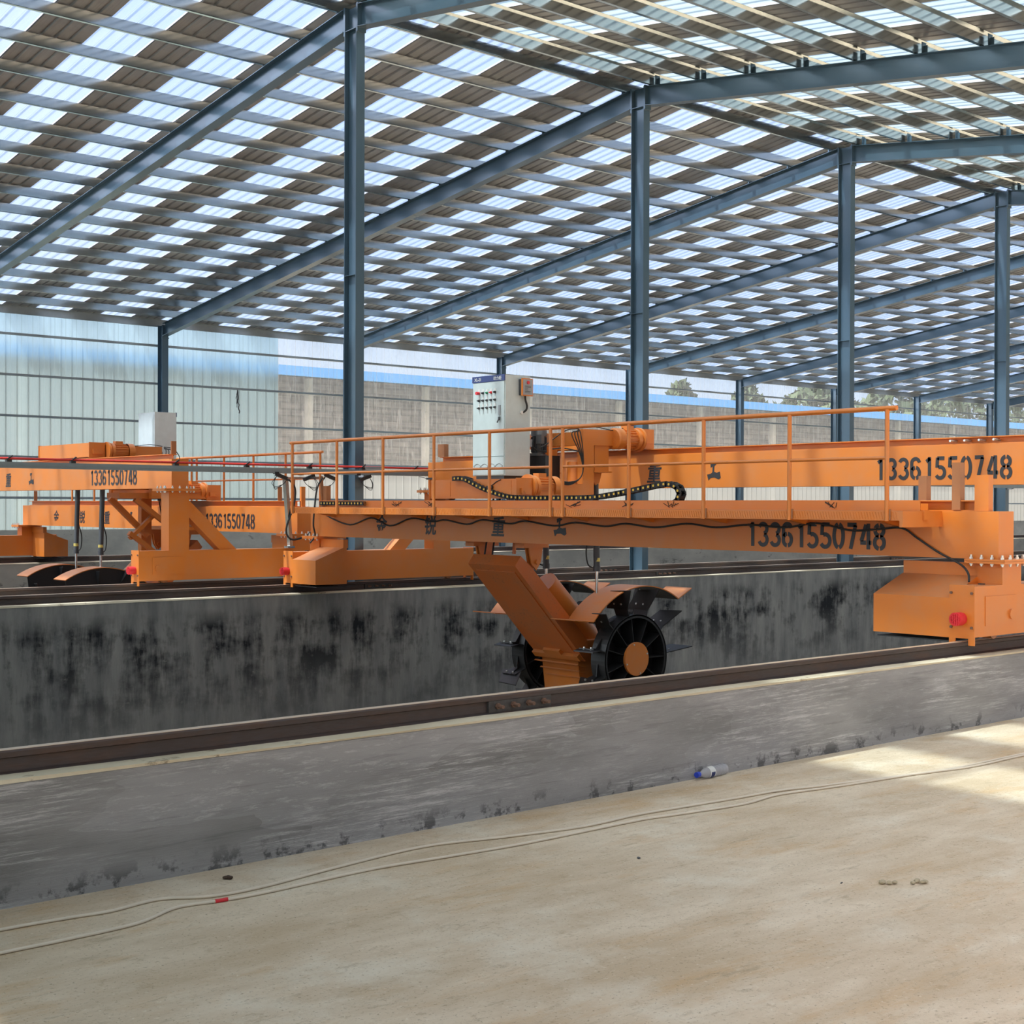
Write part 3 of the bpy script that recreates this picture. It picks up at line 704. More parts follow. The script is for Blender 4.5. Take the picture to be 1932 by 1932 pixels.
    brush(ul, 1.425, txt['lb'], low); brush(uh, 2.075, txt['hb'], hg)
    if mir > 0:
        # wavy cable clipped under the walkway
        pts = [(-.905, 1.606), (-1.414, 1.505), (-1.902, 1.601), (-2.314, 1.502), (-2.767, 1.602), (-3.204, 1.567), (-3.469, 1.589), (-3.88, 1.542), (-4.179, 1.597), (-4.66, 1.558), (-4.938, 1.592), (-5.43, 1.544), (-5.774, 1.584), (-6.229, 1.549), (-6.547, 1.581), (-6.968, 1.548), (-7.408, 1.592), (-7.793, 1.56), (-8.209, 1.591), (-8.645, 1.572), (-9.011, 1.616), (-9.364, 1.558), (-9.646, 1.567), (-9.919, 1.585), (-10.079, 1.5), (-10.288, 1.382), (-10.491, 1.29)]
        P = [(.385, y + 10.86, z) for y, z in pts]
        cb = smooth_tube([(.385, 10.15, 1.70)] + P + [(.30, .24, 1.22), (.25, .20, 1.15)], .0095).build('power_cable', 'blackm', t)
        for y, z in pts[2:24:2]: MB().ring((.380, y + 10.86 , z), 'x', .016, .010, .006, 12).build('cable_clip', 'rust', cb)
    MIR = 1.0
    return t
def smooth_pts(P, n=6):
    P = [Vector(p) for p in P]; out = []
    for i in range(len(P) - 1):
        a = P[max(i - 1, 0)]; b = P[i]; c = P[i + 1]; d = P[min(i + 2, len(P) - 1)]
        for k in range(n):
            s = k / n; out.append(.5 * ((2 * b) + (c - a) * s + (2 * a - 5 * b + 4 * c - d) * s * s + (3 * b - a - 3 * c + d) * s ** 3))
    out.append(P[-1]); return out
def smooth_tube(P, r, n=6, k=8): return MB().tube(smooth_pts(P, n), r, k)

# ------------------------------------------------------------------ trolley with the digging wheels
def motor(parent, u0, s, a, z, name='drive_motor', mat='orange'):
    """gearbox flange at u0, motor along s*u"""
    m = MB()
    m.cyl((u0 + s * .10, a, z), (u0 + s * .34, a, z), .104, n=28)
    for i in range(18):
        th = 2 * math.pi * i / 18; c, q = math.cos(th), math.sin(th)
        m.beam((u0 + s * .12, a + .112 * c, z + .112 * q), (u0 + s * .33, a + .112 * c, z + .112 * q), .006, .022, up=(0, c, q))
    o = m.build(name, mat, parent)
    MB().cyl((u0, a, z), (u0 + s * .035, a, z), .150, n=32).cyl((u0 + s * .035, a, z), (u0 + s * .06, a, z), .122, n=32).cyl((u0 + s * .06, a, z), (u0 + s * .11, a, z), .135, n=32).build('gearbox_flange', mat, o)
    f = MB().cyl((u0 + s * .34, a, z), (u0 + s * .44, a, z), .132, n=32, caps=False).cyl((u0 + s * .44, a, z), (u0 + s * .452, a, z), .132, .114, n=32)
    for i in range(20):
        th = 2 * math.pi * i / 20; c, q = math.cos(th), math.sin(th)
        f.beam((u0 + s * .453, a + .03 * c, z + .03 * q), (u0 + s * .453, a + .105 * c, z + .105 * q), .004, .004, up=(1, 0, 0))
    f.cyl((u0 + s * .452, a, z), (u0 + s * .457, a, z), .02, n=8)
    f.build('fan_cover', mat, o)
    MB().box(u0 + s * .14, u0 + s * .26, a - .05, a + .05, z + .10, z + .165).build('junction_box', mat, o)
    return o
def truck(parent, u0, u1, a0, a1, z0, z1, outer):
    t = MB().box(u0, u1, a0 + .012, a1, z0, z1).build('end_truck', 'orange', parent)
    for q0 in (a0, a1): MB().box(u0 - .012, u1 + .012, q0, q0 + .012, z0 - .02 if z0 < 2 else z0 - .02, z1 + .008).build('end_plate', 'orange', t)
    uo = u0 if outer < 0 else u1
    pan = MB()
    for s_, e_ in ((a0 + .10, a0 + .42), (a1 - .40, a1 - .08)): pan.box(uo + outer * .004, uo, s_, e_, z0 + .025, z1 - .02)
    pan.build('access_panel', 'orange', t)
    MB().box(u0 + .05, u1 - .04, a0 - .03, a0, z0 + .05, z0 + .12).cyl((u0 + .09, a0 - .03, z0 + .085), (u0 + .09, a0 - .036, z0 + .085), .014, n=12).build('axle_block', 'orange', t)
    for a in (a0 + .25, a1 - .25): MB().cyl(((u0 + u1) / 2 - .045, a, z0 + .045), ((u0 + u1) / 2 + .045, a, z0 + .045), .062, n=24).build('wheel', 'rust', t)
    return t
def digging_wheel(parent, u, a, z, ph=0.):
    d = MB().ring((u, a, z), 'y', .54, .526, .24, 64).ring((u, a, z), 'y', .545, .50, .012, 64)
    d.ring((u, a + .228, z), 'y', .53, .04, .012, 64)
    d.cyl((u, a + .02, z), (u, a + .24, z), .185, n=40, caps=False)
    for i in range(11):
        th = ph + 2 * math.pi * i / 11; c, s = math.cos(th), math.sin(th)
        d.beam((u + .18 * c, a + .12, z + .18 * s), (u + .53 * c, a + .12, z + .53 * s), .008, .21, up=(0, 1, 0))
    dr = d.build('digging_wheel', 'black', parent)
    hc = MB().cyl((u, a - .012, z), (u, a + .02, z), .205, n=48, smooth=False).build('hub_cap', 'orange', dr)
    for k in range(4):
        th = .3 + k * math.pi / 2; MB().cyl((u + .185 * math.cos(th), a - .02, z + .185 * math.sin(th)), (u + .185 * math.cos(th), a - .012, z + .185 * math.sin(th)), .011, n=6, smooth=False).build('bolt', 'bolt', dr)
    for i in range(11):
        th = ph + 2 * math.pi * i / 11 + .06; c, s = math.cos(th), math.sin(th)
        P = lambda r, t_, y: (u + r * c - t_ * s, a + y, z + r * s + t_ * c)
        b = MB()
        # paddle: skewed plate, wider than the drum, pitched a little
        q = [P(.62, .0, .02), P(.88, .05, -.13), P(.86, .05, .22), P(.62, 0, .38)]
        q2 = [P(.62, .012, .02), P(.88, .062, -.13), P(.86, .062, .22), P(.62, .012, .38)]
        b.hexa(q + q2)
        q = [P(.52, 0, .01), P(.72, .0, .03), P(.72, .0, .28), P(.52, 0, .23)]; q2 = [P(.52, .012, .01), P(.72, .012, .03), P(.72, .012, .28), P(.52, .012, .23)]
        b.hexa(q + q2)
        b.hexa([P(.53, 0, .11), P(.74, 0, .11), P(.74, 0, .122), P(.53, 0, .122), P(.53, -.16, .11), P(.60, -.02, .11), P(.60, -.02, .122), P(.53, -.16, .122)])
        bl = b.build('paddle', 'black', dr)
        nb = MB()
        for y in (.10, .22):
            p0 = Vector(P(.69, .012, y)); p1 = Vector(P(.69, .035, y)); p2 = Vector(P(.69, -.02, y)); nb.cyl(p0, p1, .013, n=6, smooth=False).cyl(p2, Vector(P(.69, 0, y)), .013, n=6, smooth=False)
        nb.build('bolt_pair', 'bolt', dr)
    return dr
def fender(parent, u, a, z, closed=False):
    R = 1.15; w_ = .44; a0, a1 = math.radians(57.6), math.radians(139)
    f = MB().ring((u, a, z), 'y', R, R - .012, w_, 40, a0, a1).build('fender', 'orange', parent)
    MB().ring((u, a + .004, z), 'y', R - .0125, R - .018, w_ - .008, 40, a0 + .002, a1 - .002).build('dark_underside', 'black', f)  # thin black sheet added to darken the underside of the fender
    x1, z1 = u + R * math.cos(a0), z + R * math.sin(a0); x2, z2 = u + R * math.cos(a1), z + R * math.sin(a1)
    if closed:
        n = 24; pl = [(u + (R - .012) * math.cos(a0 + (a1 - a0) * i / n), z + (R - .012) * math.sin(a0 + (a1 - a0) * i / n)) for i in range(n + 1)]
        MB().prism(pl + [(x2 + .12, z + .2), (x1 - .1, z + .2)], 'y', a + .012, a + .02).build('side_plate', 'black', f)
        return f
    MB().hexa([(x1, a, z1 - .012), (x1 + .25, a, z1 + .11), (x1 + .25, a + w_, z1 + .11), (x1, a + w_, z1 - .012), (x1, a, z1), (x1 + .25, a, z1 + .122), (x1 + .25, a + w_, z1 + .122), (x1, a + w_, z1)]).build('flap', 'orange', f)
    MB().hexa([(x2 - .30, a, z2 + .02), (x2, a, z2 - .012), (x2, a + w_, z2 - .012), (x2 - .30, a + w_, z2 + .02), (x2 - .30, a, z2 + .03), (x2, a, z2), (x2, a + w_, z2), (x2 - .30, a + w_, z2 + .03)]).build('flap', 'orange', f)
    fd = MB()
    for th in (math.radians(75), math.radians(120)):
        fd.beam((u + .3 * math.cos(th), a + w_ + .03, z + .3 * math.sin(th)), (u + (R - .02) * math.cos(th), a + w_ - .03, z + (R - .02) * math.sin(th)), .012, .06, up=(0, 1, 0))
    fd.build('stay', 'black', f)
    return f
def trolley(label, X0, Y0, mir, du=0., cyl_u=1.81, extra=False):
    global MIR; MIR = mir
    t = thing('turner_trolley', label, 'trolley', (X0, Y0, 0), 'turner trolleys with digging wheels')
    lo = truck(t, .34, .58, 0, 1.63, 1.85, 2.08, -1)
    up = truck(t, 2.36, 2.61, 0, 1.95, 2.50, 2.72, -1)
    motor(t, .58, 1, .10, 1.985); motor(t, 2.345, -1, .0, 2.59)
    # far-end shaft stub with sensors
    MB().cyl((.46, 1.64, 1.93), (.46, 1.80, 1.93), .022, n=12).cyl((.46, 1.70, 1.93), (.46, 1.73, 1.93), .04, n=12).cyl((.46, 1.76, 1.93), (.46, 1.775, 1.93), .035, n=12).build('shaft_stub', 'rust', t)
    sn = MB().box(.33, .36, 1.56, 1.70, 2.085, 2.11).tube([(.34, 1.70, 2.10), (.34, 1.86, 2.125)], .004, 6)
    sn.build('limit_switch', 'black', t)
    sn = MB().box(.31, .34, .42, .52, 1.97, 2.0).tube([(.33, .45, 2.0), (.33, .35, 2.05), (.33, .28, 2.07)], .005, 6); sn.build('limit_switch', 'black', t)
    # C-shaped end frames and the beams between them
    fr = [(.60, 1.86), (1.57, 1.86), (1.57, 2.50), (2.36, 2.50), (2.36, 2.69), (1.39, 2.69), (1.39, 2.03), (.60, 2.03)]
    MB().prism(fr, 'y', .0, .10).build('end_frame', 'orange', t); MB().prism(fr, 'y', 1.46, 1.56).build('end_frame', 'orange', t)
    for q_ in ((1.42, 1.55, 2.50, 2.66), (.60, .70, 1.90, 2.03), (1.45, 1.55, 1.88, 2.0)): MB().box(q_[0], q_[1], .10, 1.46, q_[2], q_[3]).build('side_beam', 'orange', t)
    MB().box(.60, 1.50, .12, 1.44, 2.03, 2.045).build('platform', 'orange', t)
    # hydraulic power unit
    pu = MB().prism([(1.16, .42), (1.20, .38), (1.36, .38), (1.40, .42), (1.40, .93), (1.36, .97), (1.20, .97), (1.16, .93)], 'z', 2.045, 2.375).build('oil_tank', 'black', t)
    m = MB().cyl((1.27, .66, 2.40), (1.27, .66, 2.62), .082, n=28)
    for i in range(20):
        th = 2 * math.pi * i / 20; m.beam((1.27 + .088 * math.cos(th), .66 + .088 * math.sin(th), 2.42), (1.27 + .088 * math.cos(th), .66 + .088 * math.sin(th), 2.61), .005, .022, up=(math.cos(th), math.sin(th), 0))
    m = m.build('pump_motor', 'darkgrey', t)
    MB().cyl((1.27, .66, 2.62), (1.27, .66, 2.69), .10, .098, n=28).build('fan_cover', 'alu', m)
    MB().cyl((1.27, .66, 2.375), (1.27, .66, 2.40), .10, n=28).box(1.15, 1.20, .55, .75, 2.378, 2.41).build('mounting_ring', 'alu', m)
    MB().box(1.14, 1.19, .47, .57, 2.52, 2.63).build('junction_box', 'alu', m); MB().box(1.175, 1.18, .68, .72, 2.49, 2.58).build('name_plate', 'white', m)
    smooth_tube([(1.15, .62, 2.60), (1.08, .56, 2.50), (1.12, .52, 2.44), (1.20, .45, 2.43)], .008).build('hose', 'blackm', m)
    MB().cyl((1.47, .22, 2.045), (1.47, .22, 2.30), .10, n=28).cyl((1.47, .22, 2.30), (1.47, .22, 2.325), .10, .07, n=28).build('oil_cooler', 'orange', t)
    hs = MB()
    for k in range(4):
        hs.tube(smooth_pts([(1.34, .03, 2.69 - .01 * k), (1.33 - .05 * k, -.02, 2.62), (1.36 - .02 * k, -.03, 2.40), (1.36, -.03, 2.20), (1.30, -.03, 2.09), (1.15, -.03, 2.05 - .01 * k), (1.0, .0, 2.06 - .01 * k)], 6), .007, 6)
    hs.tube(smooth_pts([(1.34, .03, 2.69), (1.15, .06, 2.66), (.98, .2, 2.50), (1.12, .5, 2.46)], 6), .007, 6).tube(smooth_pts([(1.37, .03, 2.70), (1.6, .0, 2.72), (1.9, .0, 2.69), (2.1, .02, 2.73)], 6), .006, 6)
    hs.tube(smooth_pts([(1.38, .06, 2.42), (1.25, .2, 2.46), (1.2, .38, 2.45)], 6), .009, 6)
    hs.build('hose_bundle', 'blackm', t)
    # hydraulic cylinders
    for a in (.19, 1.11):
        zt_ = 2.18
        MB().box(1.60, 1.84, a - .17 + .0, a + .05, 2.19, 2.50).box(1.56, 1.88, a - .19, a + .07, 2.172, 2.19).prism([(1.66, 2.172), (1.84, 2.172), (1.80, 2.05), (1.74, 2.02), (1.69, 2.08)], 'y', a - .05, a - .035).prism([(1.66, 2.172), (1.84, 2.172), (1.80, 2.05), (1.74, 2.02), (1.69, 2.08)], 'y', a + .035, a + .05).build('cylinder_bracket', 'orange', t)
        cy = MB().cyl((cyl_u - .03, a, 2.10), (cyl_u, a, 1.02), .039, n=24).cyl((cyl_u, a, 1.03), (cyl_u, a, .965), .045, n=24).build('hydraulic_cylinder', 'darkgrey', t)
        MB().cyl((cyl_u, a, .97), (cyl_u, a, .35), .019, n=20).build('piston_rod', 'chrome', cy)
        MB().cyl((cyl_u, a, 1.085), (cyl_u, a, 1.13), .0405, n=24).build('sticker', 'label', cy)
        smooth_tube([(cyl_u - .01, a + .01, 1.0), (cyl_u - .10, a + .05, 1.05), (cyl_u - .12, a + .06, 1.25), (cyl_u - .06, a + .04, 1.45), (cyl_u - .06, a + .06, 1.7)], .009).build('hose', 'blackm', cy)
    # arm, its casing, pivots
    pf = [(.53, 1.06), (.62, 1.176), (.80, 1.03), (1.70, .14), (1.735, -.085), (1.685, -.14)]
    am = MB().prism(pf, 'y', .25, 1.12).build('digging_arm', 'orange_worn', t)
    n_ = Vector((-.72, 0, -.695)) * .012
    def onface(s0, s1, a0, a1, th=.012):
        p = lambda s_: Vector((.53 + (1.685 - .53) * s_, 0, 1.06 + (-.14 - 1.06) * s_)); nn = Vector((-.72, 0, -.695)) * th
        A, B = p(s0), p(s1); q = [(A.x, a0, A.z), (B.x, a0, B.z), (B.x, a1, B.z), (A.x, a1, A.z)]
        return [(x + nn.x, y, z + nn.z) for x, y, z in q] + q
    MB().hexa(onface(.06, .90, .33, 1.04)).build('cover_plate', 'orange_worn', am)
    st = MB().hexa(onface(.92, .97, .27, 1.10, .05)).hexa(onface(.88, .92, .55, .85, .05))
    st.build('step', 'orange', am)
    st = MB()
    for k in range(4):
        zz = -.17 - .085 * k; ux = 1.63 + .045 * k
        st.hexa([(ux - .05, .29 + .02 * k, zz - .015), (ux + .12, .29 + .02 * k, zz - .05), (ux + .12, 1.08 - .06 * k, zz - .05), (ux - .05, 1.08 - .06 * k, zz - .015), (ux - .03, .29 + .02 * k, zz), (ux + .12, .29 + .02 * k, zz - .04), (ux + .12, 1.08 - .06 * k, zz - .04), (ux - .03, 1.08 - .06 * k, zz)])
    st.prism([(1.66, -.12), (1.72, -.60), (2.0, -.60), (2.35, -.3), (2.35, .1), (1.72, .1)], 'y', .36, 1.02)
    st.build('gear_case', 'orange', am)
    MB().cyl((1.36, .66, .81), (2.12, .66, .08), .17, n=40).build('guard_tube', 'orange', t)
    MB().cyl((2.11 + du, -.10, -.10), (2.11 + du, 1.42, -.10), .07, n=24).build('axle', 'black', t)
    for a in (.22, 1.14):
        MB().box(.62, 1.02, a - .02, a + .14, 1.27, 1.345).prism([(.74, 1.27), (.96, 1.27), (.93, 1.10), (.86, 1.0), (.78, 1.08)], 'y', a + .02, a + .04).prism([(.74, 1.27), (.96, 1.27), (.93, 1.10), (.86, 1.0), (.78, 1.08)], 'y', a + .08, a + .10).cyl((.86, a - .01, 1.10), (.86, a + .12, 1.10), .03, n=16).build('pivot_bracket', 'orange', t)
    MB().beam((.78, .36, 1.86), (1.0, .40, 1.20), .04, .03).beam((1.0, .75, 1.86), (.95, .75, 1.18), .035, .03).beam((.70, 1.40, 1.30), (.70, 1.40, 1.90), .1, .1).beam((.70, .1, 1.30), (.70, .1, 1.90), .1, .1).box(.66, .98, .05, 1.45, 1.345, 1.40).build('hanger', 'orange', t)
    hs = MB(); hs.tube([(.92, .98, 1.86), (.80, .99, 1.13)], .011).tube([(.90, 1.08, 1.86), (.76, 1.09, 1.13)], .011); hs.build('hose', 'blackm', t)
    for a in (-.20, 1.26):
        digging_wheel(t, 2.11 + du, a, -.10, .0 if a < 0 else .05); fender(t, 2.25 + du, a, -.36, extra)
    if extra:
        for i, (p0, p1, w1) in enumerate((((2.07, .45, 1.863), (1.42, .45, 1.25), .085), ((1.76, .2, 1.85), (1.0, .2, 1.30), .075), ((1.80, .3, 1.22), (1.38, .3, 1.60), .06), ((1.82, .28, 1.31), (1.20, .28, .86), .07))):
            MB().beam(p0, p1, .08, w1).build('strut', 'orange', t)
        MB().box(1.05, 2.05, .15, .6, 1.86, 1.95).box(1.32, 1.5, .5, .62, 1.0, 1.86).build('support_frame', 'orange', t)
    MIR = 1.0
    return t
def cabinet(label, X0, Y0, mir, front=True):
    global MIR; MIR = mir
    t = thing('control_cabinet', label, 'cabinet', (X0, Y0, 2.125), 'control cabinets on the trolleys')
    D, W, H = .405, .60, 1.20
    MB().box(0.012, D, 0, W, 0, H).build('body', 'cabinet', t)
    MB().box(.03, D - .03, .04, W - .04, -.08, 0).build('plinth', 'darkgrey', t)
    d = MB().box(0, .012, .012, W - .012, .235, H - .075).build('door', 'cabinet', t)
    MB().box(0, .012, .012, W - .012, .012, .225).build('lower_panel', 'cabinet', t)
    hd = MB().box(-.004, .012, .0, W, H - .07, H + .004).build('header_strip', 'navy', t, label='dark blue strip with white lettering')
    MB().box(.05, D - .05, W + .0 - .001, W + .001, .05, H - .05).box(D, D + .004, .03, W - .03, .03, H - .04).build('rear_panel', 'cabinet', t)
    if front:
        f = lambda x, y: (-.006, W - .045 - x, H - .053 + y)
        lettering('XL-21', .052, f, hd, 'lettering', 'white', .001)
        f = lambda x, y: (-.006, .20 - x, H - .055 + y)
        lettering('动力柜', .050, f, hd, 'lettering', 'white', .001)
        for r in range(3):
            for c in range(5):
                y = W - .13 - c * .075; z = H - .185 - r * .09
                mat = {(0, 0): 'red', (0, 2): 'greenb', (0, 3): 'red', (0, 4): 'blackm'}.get((r, c), 'darkgrey')
                MB().box(-.004, 0, y - .014, y + .014, z - .002, z + .03).build('button_label', 'white', d)
                b = MB().cyl((0, y, z - .016), (-.012, y, z - .016), .015, n=16).cyl((-.012, y, z - .016), (-.034 if (r, c) != (0, 0) else -.05, y, z - .016), .009 if (r, c) != (0, 0) else .02, n=14)
                b.build('push_button', mat, d)
        MB().box(-.012, 0, .07, .10, .72, .84).build('door_lock', 'grey', d); MB().box(-.02, 0, .075, .098, .66, .70).cyl((-.02, .09, .665), (-.03, .10, .63), .008, n=8).build('lock_tab', 'darkgrey', d)
        wv = MB()
        for ph in (0, math.pi):
            pts = [(-.0015, .03 + i * (W - .06) / 50, .115 + .03 * math.sin(i / 50 * 2 * math.pi * 2 + ph)) for i in range(51)]
            wv.tube(pts, .0035, 4)
        wv.build('wave_decoration', 'grey', t)
    MIR_ = MIR
    if not front:
        MB().box(D, D + .008, .06, W - .06, .10, H - .10).build('back_sheet', 'cabinet', t)
        MIR = 1.0; return t
    # alarm box on the side
    al = MB().box(.225, .375, -.055, 0, H - .235, H - .045).build('alarm_box', 'darkgrey', t)
    MB().box(.215, .385, -.075, -.055, H - .245, H - .035).build('rim', 'orange', al); MB().box(.228, .372, -.080, -.075, H - .232, H - .048).build('front', 'grey', al)
    MB().cyl((.30, -.080, H - .085), (.30, -.092, H - .085), .02, n=20).build('stop_button', 'red', al)
    tx = MB(); rr = random.Random(2)
    for k in range(6): tx.box(.25, .25 + rr.uniform(.05, .10), -.0815, -.080, H - .130 - k * .016, H - .125 - k * .016)
    tx.build('printed_lines', 'stencil', al)
    smooth_tube([(.30, -.03, H - .235), (.30, -.035, H - .29), (.325, -.035, H - .36), (.315, -.03, H - .41), (.28, -.01, H - .44), (.265, .0, H - .44)], .012).build('cable', 'blackm', al)
    MB().cyl((.262, -.02, H - .44), (.262, .0, H - .44), .022, n=16).build('gland', 'white', al)
    MIR = 1.0
    return t

X1, Y1 = 4.59, -10.86
G1 = gantry('nearer orange turner bridge with walkway facing the camera, spanning the front trench', X1, Y1, 1.0,
            dict(ld=2.69, hd=2.62, lb=[('金', 8.76), ('锐', 7.72), ('重', 6.42), ('工', 5.36)], hb=[('金', 8.8), ('锐', 7.9), ('重', 5.83), ('工', 4.87)]))
T1 = trolley('orange trolley of the nearer turner with two black digging wheels under rounded fenders', X1, Y1 + 6.01, 1.0)
C1 = cabinet('white control cabinet with push buttons and blue header on the nearer turner', X1 + .575, Y1 + 6.51, 1.0)
X3, Y3 = 6.24, .86
G3 = gantry('farther orange turner bridge at the left, behind the row of columns', X3, Y3, -1.0,
            dict(ld=2.82, hd=2.66, lb=[('金', 8.77), ('锐', 7.57), ('重', 6.50), ('工', 5.5)], hb=[('金', 8.4), ('锐', 7.2), ('重', 5.93), ('工', 4.95)]))
T3 = trolley('orange trolley of the farther turner, left, fenders showing above the rail', X3, Y3 + 2.86, -1.0, du=.22, cyl_u=2.34, extra=True)
C3 = cabinet('plain back of a white control cabinet on the farther turner', X3 - .57, Y3 + 2.86 + 1.08, -1.0, front=False)
bpy.context.view_layer.update()

# ------------------------------------------------------------------ cable drag chain
def chain(path, label, name='drag_chain', x=4.85, wdt=.085, step=.072):
    P = smooth_pts([(x, y, z) for y, z in path], 10); t = MB(); pins = MB(); acc = 0; last = P[0]; q = []
    q = [P[0]]
    for p in P[1:]:
        while (p - q[-1]).length >= step: q.append(q[-1] + (p - q[-1]).normalized() * step)
    up0 = Vector((0, 0, 1)); up = up0
    for i in range(len(q) - 1):
        d = (q[i + 1] - q[i]).normalized(); n_ = Vector((1, 0, 0)).cross(d).normalized()
        if n_.dot(up) < 0: n_ = -n_
        up = n_
        a, b = q[i] - d * .012, q[i + 1] + d * .004
        for sx_ in (-wdt / 2, wdt / 2 - .012):
            t.beam(a + Vector((sx_ + .006, 0, 0)) + n_ * .0, b + Vector((sx_ + .006, 0, 0)), .012, .055, up=n_)
        mid = (q[i] + q[i + 1]) / 2
        t.beam(mid + Vector((-wdt / 2, 0, 0)) + n_ * .023, mid + Vector((wdt / 2, 0, 0)) + n_ * .023, .03, .005, up=n_)
        t.beam(mid + Vector((-wdt / 2, 0, 0)) - n_ * .023, mid + Vector((wdt / 2, 0, 0)) - n_ * .023, .03, .005, up=n_)
        pins.cyl(mid + Vector((-wdt / 2 - .003, 0, 0)), mid + Vector((-wdt / 2 + .004, 0, 0)), .0125, n=12)
    r = Vector(q[0]); o = t.build(name, 'blackm'); recenter(o, r); tag(o, label, 'cable chain', 'drag chains')
    p = pins.build('pin', 'yellow', o); p.data.transform(Matrix.Translation(-r)); return o
chain([(-3.72, 2.091), (-3.925, 2.086), (-4.223, 1.985), (-4.562, 1.90), (-4.797, 1.865), (-5.162, 1.856), (-5.688, 1.856), (-6.106, 1.86), (-6.428, 1.892), (-6.74, 1.935), (-7.042, 1.98), (-7.226, 1.995), (-7.335, 1.965), (-7.385, 1.905), (-7.36, 1.835), (-7.29, 1.79), (-7.1, 1.782), (-6.0, 1.782)],
      'black cable drag chain with yellow pins curving along the walkway of the nearer turner', x=4.925)
chain([(-.95, 1.790), (-1.3, 1.790), (-2.0, 1.790)], 'short flat length of drag chain at the far left end of the walkway', x=4.84)

# ------------------------------------------------------------------ conductor rail over the middle wall
t = thing('conductor_rail', 'grey conductor rail with a red strip running along the columns', 'conductor rail', (6, -.30, 2.2))
MB().box(-14, 24, -.022, .022, 0, .03).box(-14, 24, -.026, -.010, .03, .075).box(-14, 24, .010, .026, .03, .075).build('channel', 'girt', t)
MB().tube([(-14, 0, .115), (24, 0, .115)], .015, 8).build('red_strip', 'redline', t)
for i, x in enumerate((-5.2, -4.4, -3.0, -1.95, -.95, -.05, .9)):
    MB().box(x - .03, x + .03, -.03, .03, .075, .10).beam((x - .03, -.01, .10), (x + .04, -.01, .15), .03, .014).build('clamp', 'black', t)
for x in (0, 6, 12, 18): MB().box(x - .02, x + .02, .0, .15, -.03, 0).box(x - .03, x + .28, -.03, .03, .08, .125).build('support_arm', 'grey', t)
def collector(x, y, z, label, sgn=1, seed=1):
    rr = random.Random(seed); t = thing('current_collector', label, 'current collector', (x, y, z), 'current collectors under the conductor rail')
    MB().beam((-.11 * sgn, 0, .03), (.06 * sgn, 0, -.03), .05, .045).box(-.14, -.08, -.03, .03, .03, .06).build('shoe', 'black', t)
    mb = MB()
    for k in range(3):
        mb.tube(smooth_pts([(-.10 * sgn, 0, .0), (-.16 * sgn + rr.uniform(-.02, .02), 0, -.09), (-.12 * sgn, 0, -.14 - .02 * k), (0, 0, -.11), (.06 * sgn, 0, -.05)], 6), .004, 5)
    mb.build('lead', 'blackm', t)
    return t
collector(4.62, -.30, 2.16, 'black current collector left of the grey mast', 1, 1); collector(5.02, -.30, 2.15, 'black current collector just right of the grey mast', -1, 2)
collector(5.42, -.30, 2.165, 'black current collector with loose wires left of the nearest column', 1, 3); collector(5.98, -.30, 2.16, 'black current collector in front of the nearest column', -1, 4)
t = thing('collector_mast', 'leaning grey mast carrying current collectors beside the farther turner', 'mast', (5.42, .79, 1.16))
MB().beam((0, 0, 0), (-.10, -.02, 1.02), .06, .06).build('pole', 'galv', t); MB().beam((-.10, 0, 1.0), (-.12, -1.08, .99), .03, .03).beam((-.10, -.02, .84), (-.10, -.02, .86), .075, .075).build('arm', 'galv', t)
MB().box(-.06, .06, -.03, .07, -.03, 0).build('foot', 'galv', t)
smooth_tube([(-.06, -.05, .98), (.05, -.05, .85), (.03, -.05, .6), (-.10, -.05, .25), (-.02, -.06, .1), (.2, -.06, .13), (.35, -.05, .22)], .014).build('cable', 'blackm', t)
t = thing('collector_mast', 'short orange mast at the far end of the nearer turner, by the nearest column', 'mast', (5.07, -.62, 1.745))
MB().beam((0, 0, 0), (.0, .06, .42), .045, .03).build('pole', 'rust', t); MB().beam((0, .06, .40), (0, .30, .40), .03, .03).build('arm', 'galv', t)
smooth_tube([(0, .02, .40), (-.1, .0, .25), (-.14, .0, .0), (-.16, .0, -.25), (-.12, .02, -.4), (-.2, .02, -.5)], .012).build('cable', 'blackm', t)

# ------------------------------------------------------------------ things on the floor
def floorcable(P, label, seed):
    rr = random.Random(seed); pts = [(x, y, .008) for x, y in P]
    o = smooth_tube(pts, .0072, 8, 8).build('power_cable', 'cord'); recenter(o, pts[0]); return tag(o, label, 'cable', 'white cables on the floor')
A_ = [(-5.2, -11.16), (-4.2, -11.18), (-3.463, -11.191), (-3.176, -11.212), (-2.994, -11.234), (-2.754, -11.203), (-2.549, -11.311), (-2.28, -11.321), (-1.822, -11.251), (-1.262, -11.199), (-.813, -11.307), (-.32, -11.404), (.112, -11.391), (.524, -11.426), (.912, -11.462), (1.285, -11.49), (1.634, -11.575), (2.249, -11.70), (2.728, -11.785), (3.65, -11.80), (5.5, -11.85)]
B_ = [(-5.2, -11.50), (-4.2, -11.49), (-3.577, -11.489), (-3.297, -11.491), (-2.987, -11.472), (-2.758, -11.37), (-2.564, -11.397), (-2.335, -11.413), (-1.732, -11.392), (-1.28, -11.441), (-.783, -11.485), (.006, -11.493), (.274, -11.528), (.797, -11.599), (1.171, -11.562), (1.55, -11.62), (1.808, -11.66), (2.444, -11.74), (2.931, -11.83), (3.73, -11.84), (5.5, -11.95)]
floorcable(A_, 'white cable on the floor, the one nearer the grey wall', 1); cb = floorcable(B_, 'white cable on the floor, the one nearer the camera, with a red tape mark', 2)
o = MB().cyl((-.03, 0, 0), (.03, 0, 0), .0088, n=10).build('tape_mark', 'red', cb); o.location = (-2.55 + 5.2, -11.398 + 11.50, 0); o.rotation_euler.z = -.1
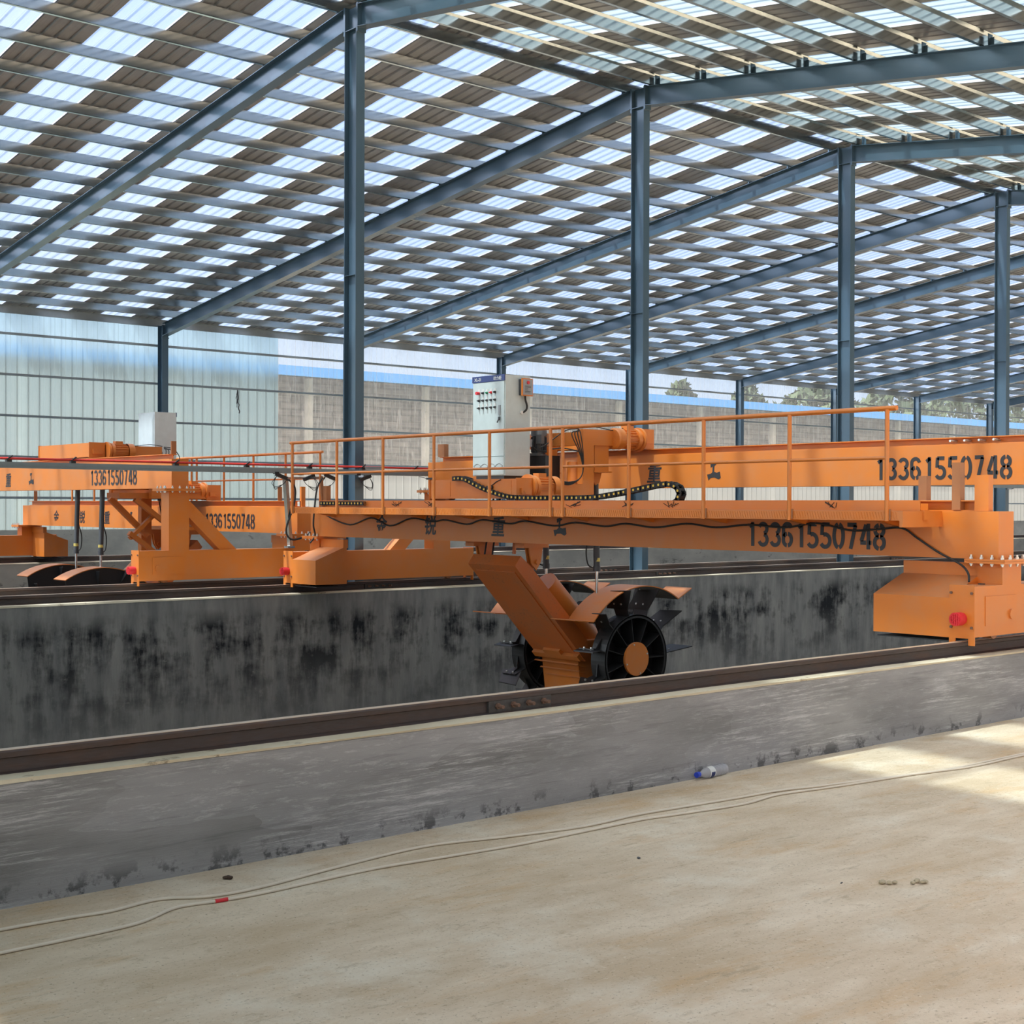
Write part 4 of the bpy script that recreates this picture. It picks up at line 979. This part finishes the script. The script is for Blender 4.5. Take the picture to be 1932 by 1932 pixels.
# plastic water bottle lying at the foot of the wall
t = thing('water_bottle', 'empty clear plastic water bottle with blue cap lying against the grey wall', 'bottle', (1.165, -10.925, .037), rz=math.radians(6))
prof = [(.0, .014), (.022, .014), (.024, .017), (.028, .014), (.045, .020), (.075, .034), (.10, .036), (.145, .035), (.15, .033), (.155, .036), (.175, .036), (.18, .033), (.185, .036), (.205, .036), (.21, .033), (.215, .036), (.235, .036), (.24, .033), (.245, .036), (.27, .035), (.28, .028)]
mb = MB(); n = 28; v = [(x * 1.12, r * math.cos(2 * math.pi * k / n), r * math.sin(2 * math.pi * k / n)) for x, r in prof for k in range(n)]
mb.add(v, [(i * n + k, (i + 1) * n + k, (i + 1) * n + (k + 1) % n, i * n + (k + 1) % n) for i in range(len(prof) - 1) for k in range(n)], True); mb.add(v[-n:], [tuple(range(n))])
mb.build('bottle_body', 'pet', t)
MB().cyl((-.012, 0, 0), (.018, 0, 0), .0185, n=24).build('cap', 'blue', t, label='blue screw cap')
MB().cyl((.10, 0, 0), (.158, 0, 0), .0368, n=28, caps=False).build('paper_label', 'white', t)
mb = MB(); mb.add([(x, .0373 * math.cos(th), .0373 * math.sin(th)) for th in [math.radians(a) for a in range(170, 271, 10)] for x in (.108, .15)], [(2 * i, 2 * i + 1, 2 * i + 3, 2 * i + 2) for i in range(10)]); mb.build('blue_print', 'navy', t)
def lump(x, y, r, label, seed, mat='stone', n=5):
    rr = random.Random(seed); bm = bmesh.new()
    for i in range(n):
        c = Vector((rr.uniform(-1, 1) * r, rr.uniform(-1, 1) * r * .8, r * .4)); 
        g = bmesh.ops.create_icosphere(bm, subdivisions=2, radius=r * rr.uniform(.35, .6))
        for v_ in g['verts']: v_.co = Vector((v_.co.x * rr.uniform(.8, 1.2), v_.co.y * rr.uniform(.8, 1.2), v_.co.z * .6)) + c
    me = bpy.data.meshes.new('mortar_crumb'); bm.to_mesh(me); bm.free(); me.materials.append(M[mat]); o = bpy.data.objects.new('mortar_crumb', me); COL.objects.link(o); o.location = (x, y, -.002)
    tag(o, label, 'debris', 'crumbs on the floor')
lump(-.021, -13.155, .03, 'pale crumb of mortar on the floor at lower right, left one of the pair', 1); lump(.088, -13.247, .032, 'grey crumb of mortar on the floor at lower right, right one of the pair', 2)
lump(-.56, -12.064, .016, 'small dark crumb on the open floor below the bottle', 3, 'darkgrey', 3); lump(-.175, -13.0, .010, 'tiny black crumb on the floor, left of the mortar pair', 4, 'darkgrey', 2)
lump(-2.35, -11.08, .025, 'brown crumb at the wall foot near the red tape mark', 5, 'cloud', 3)
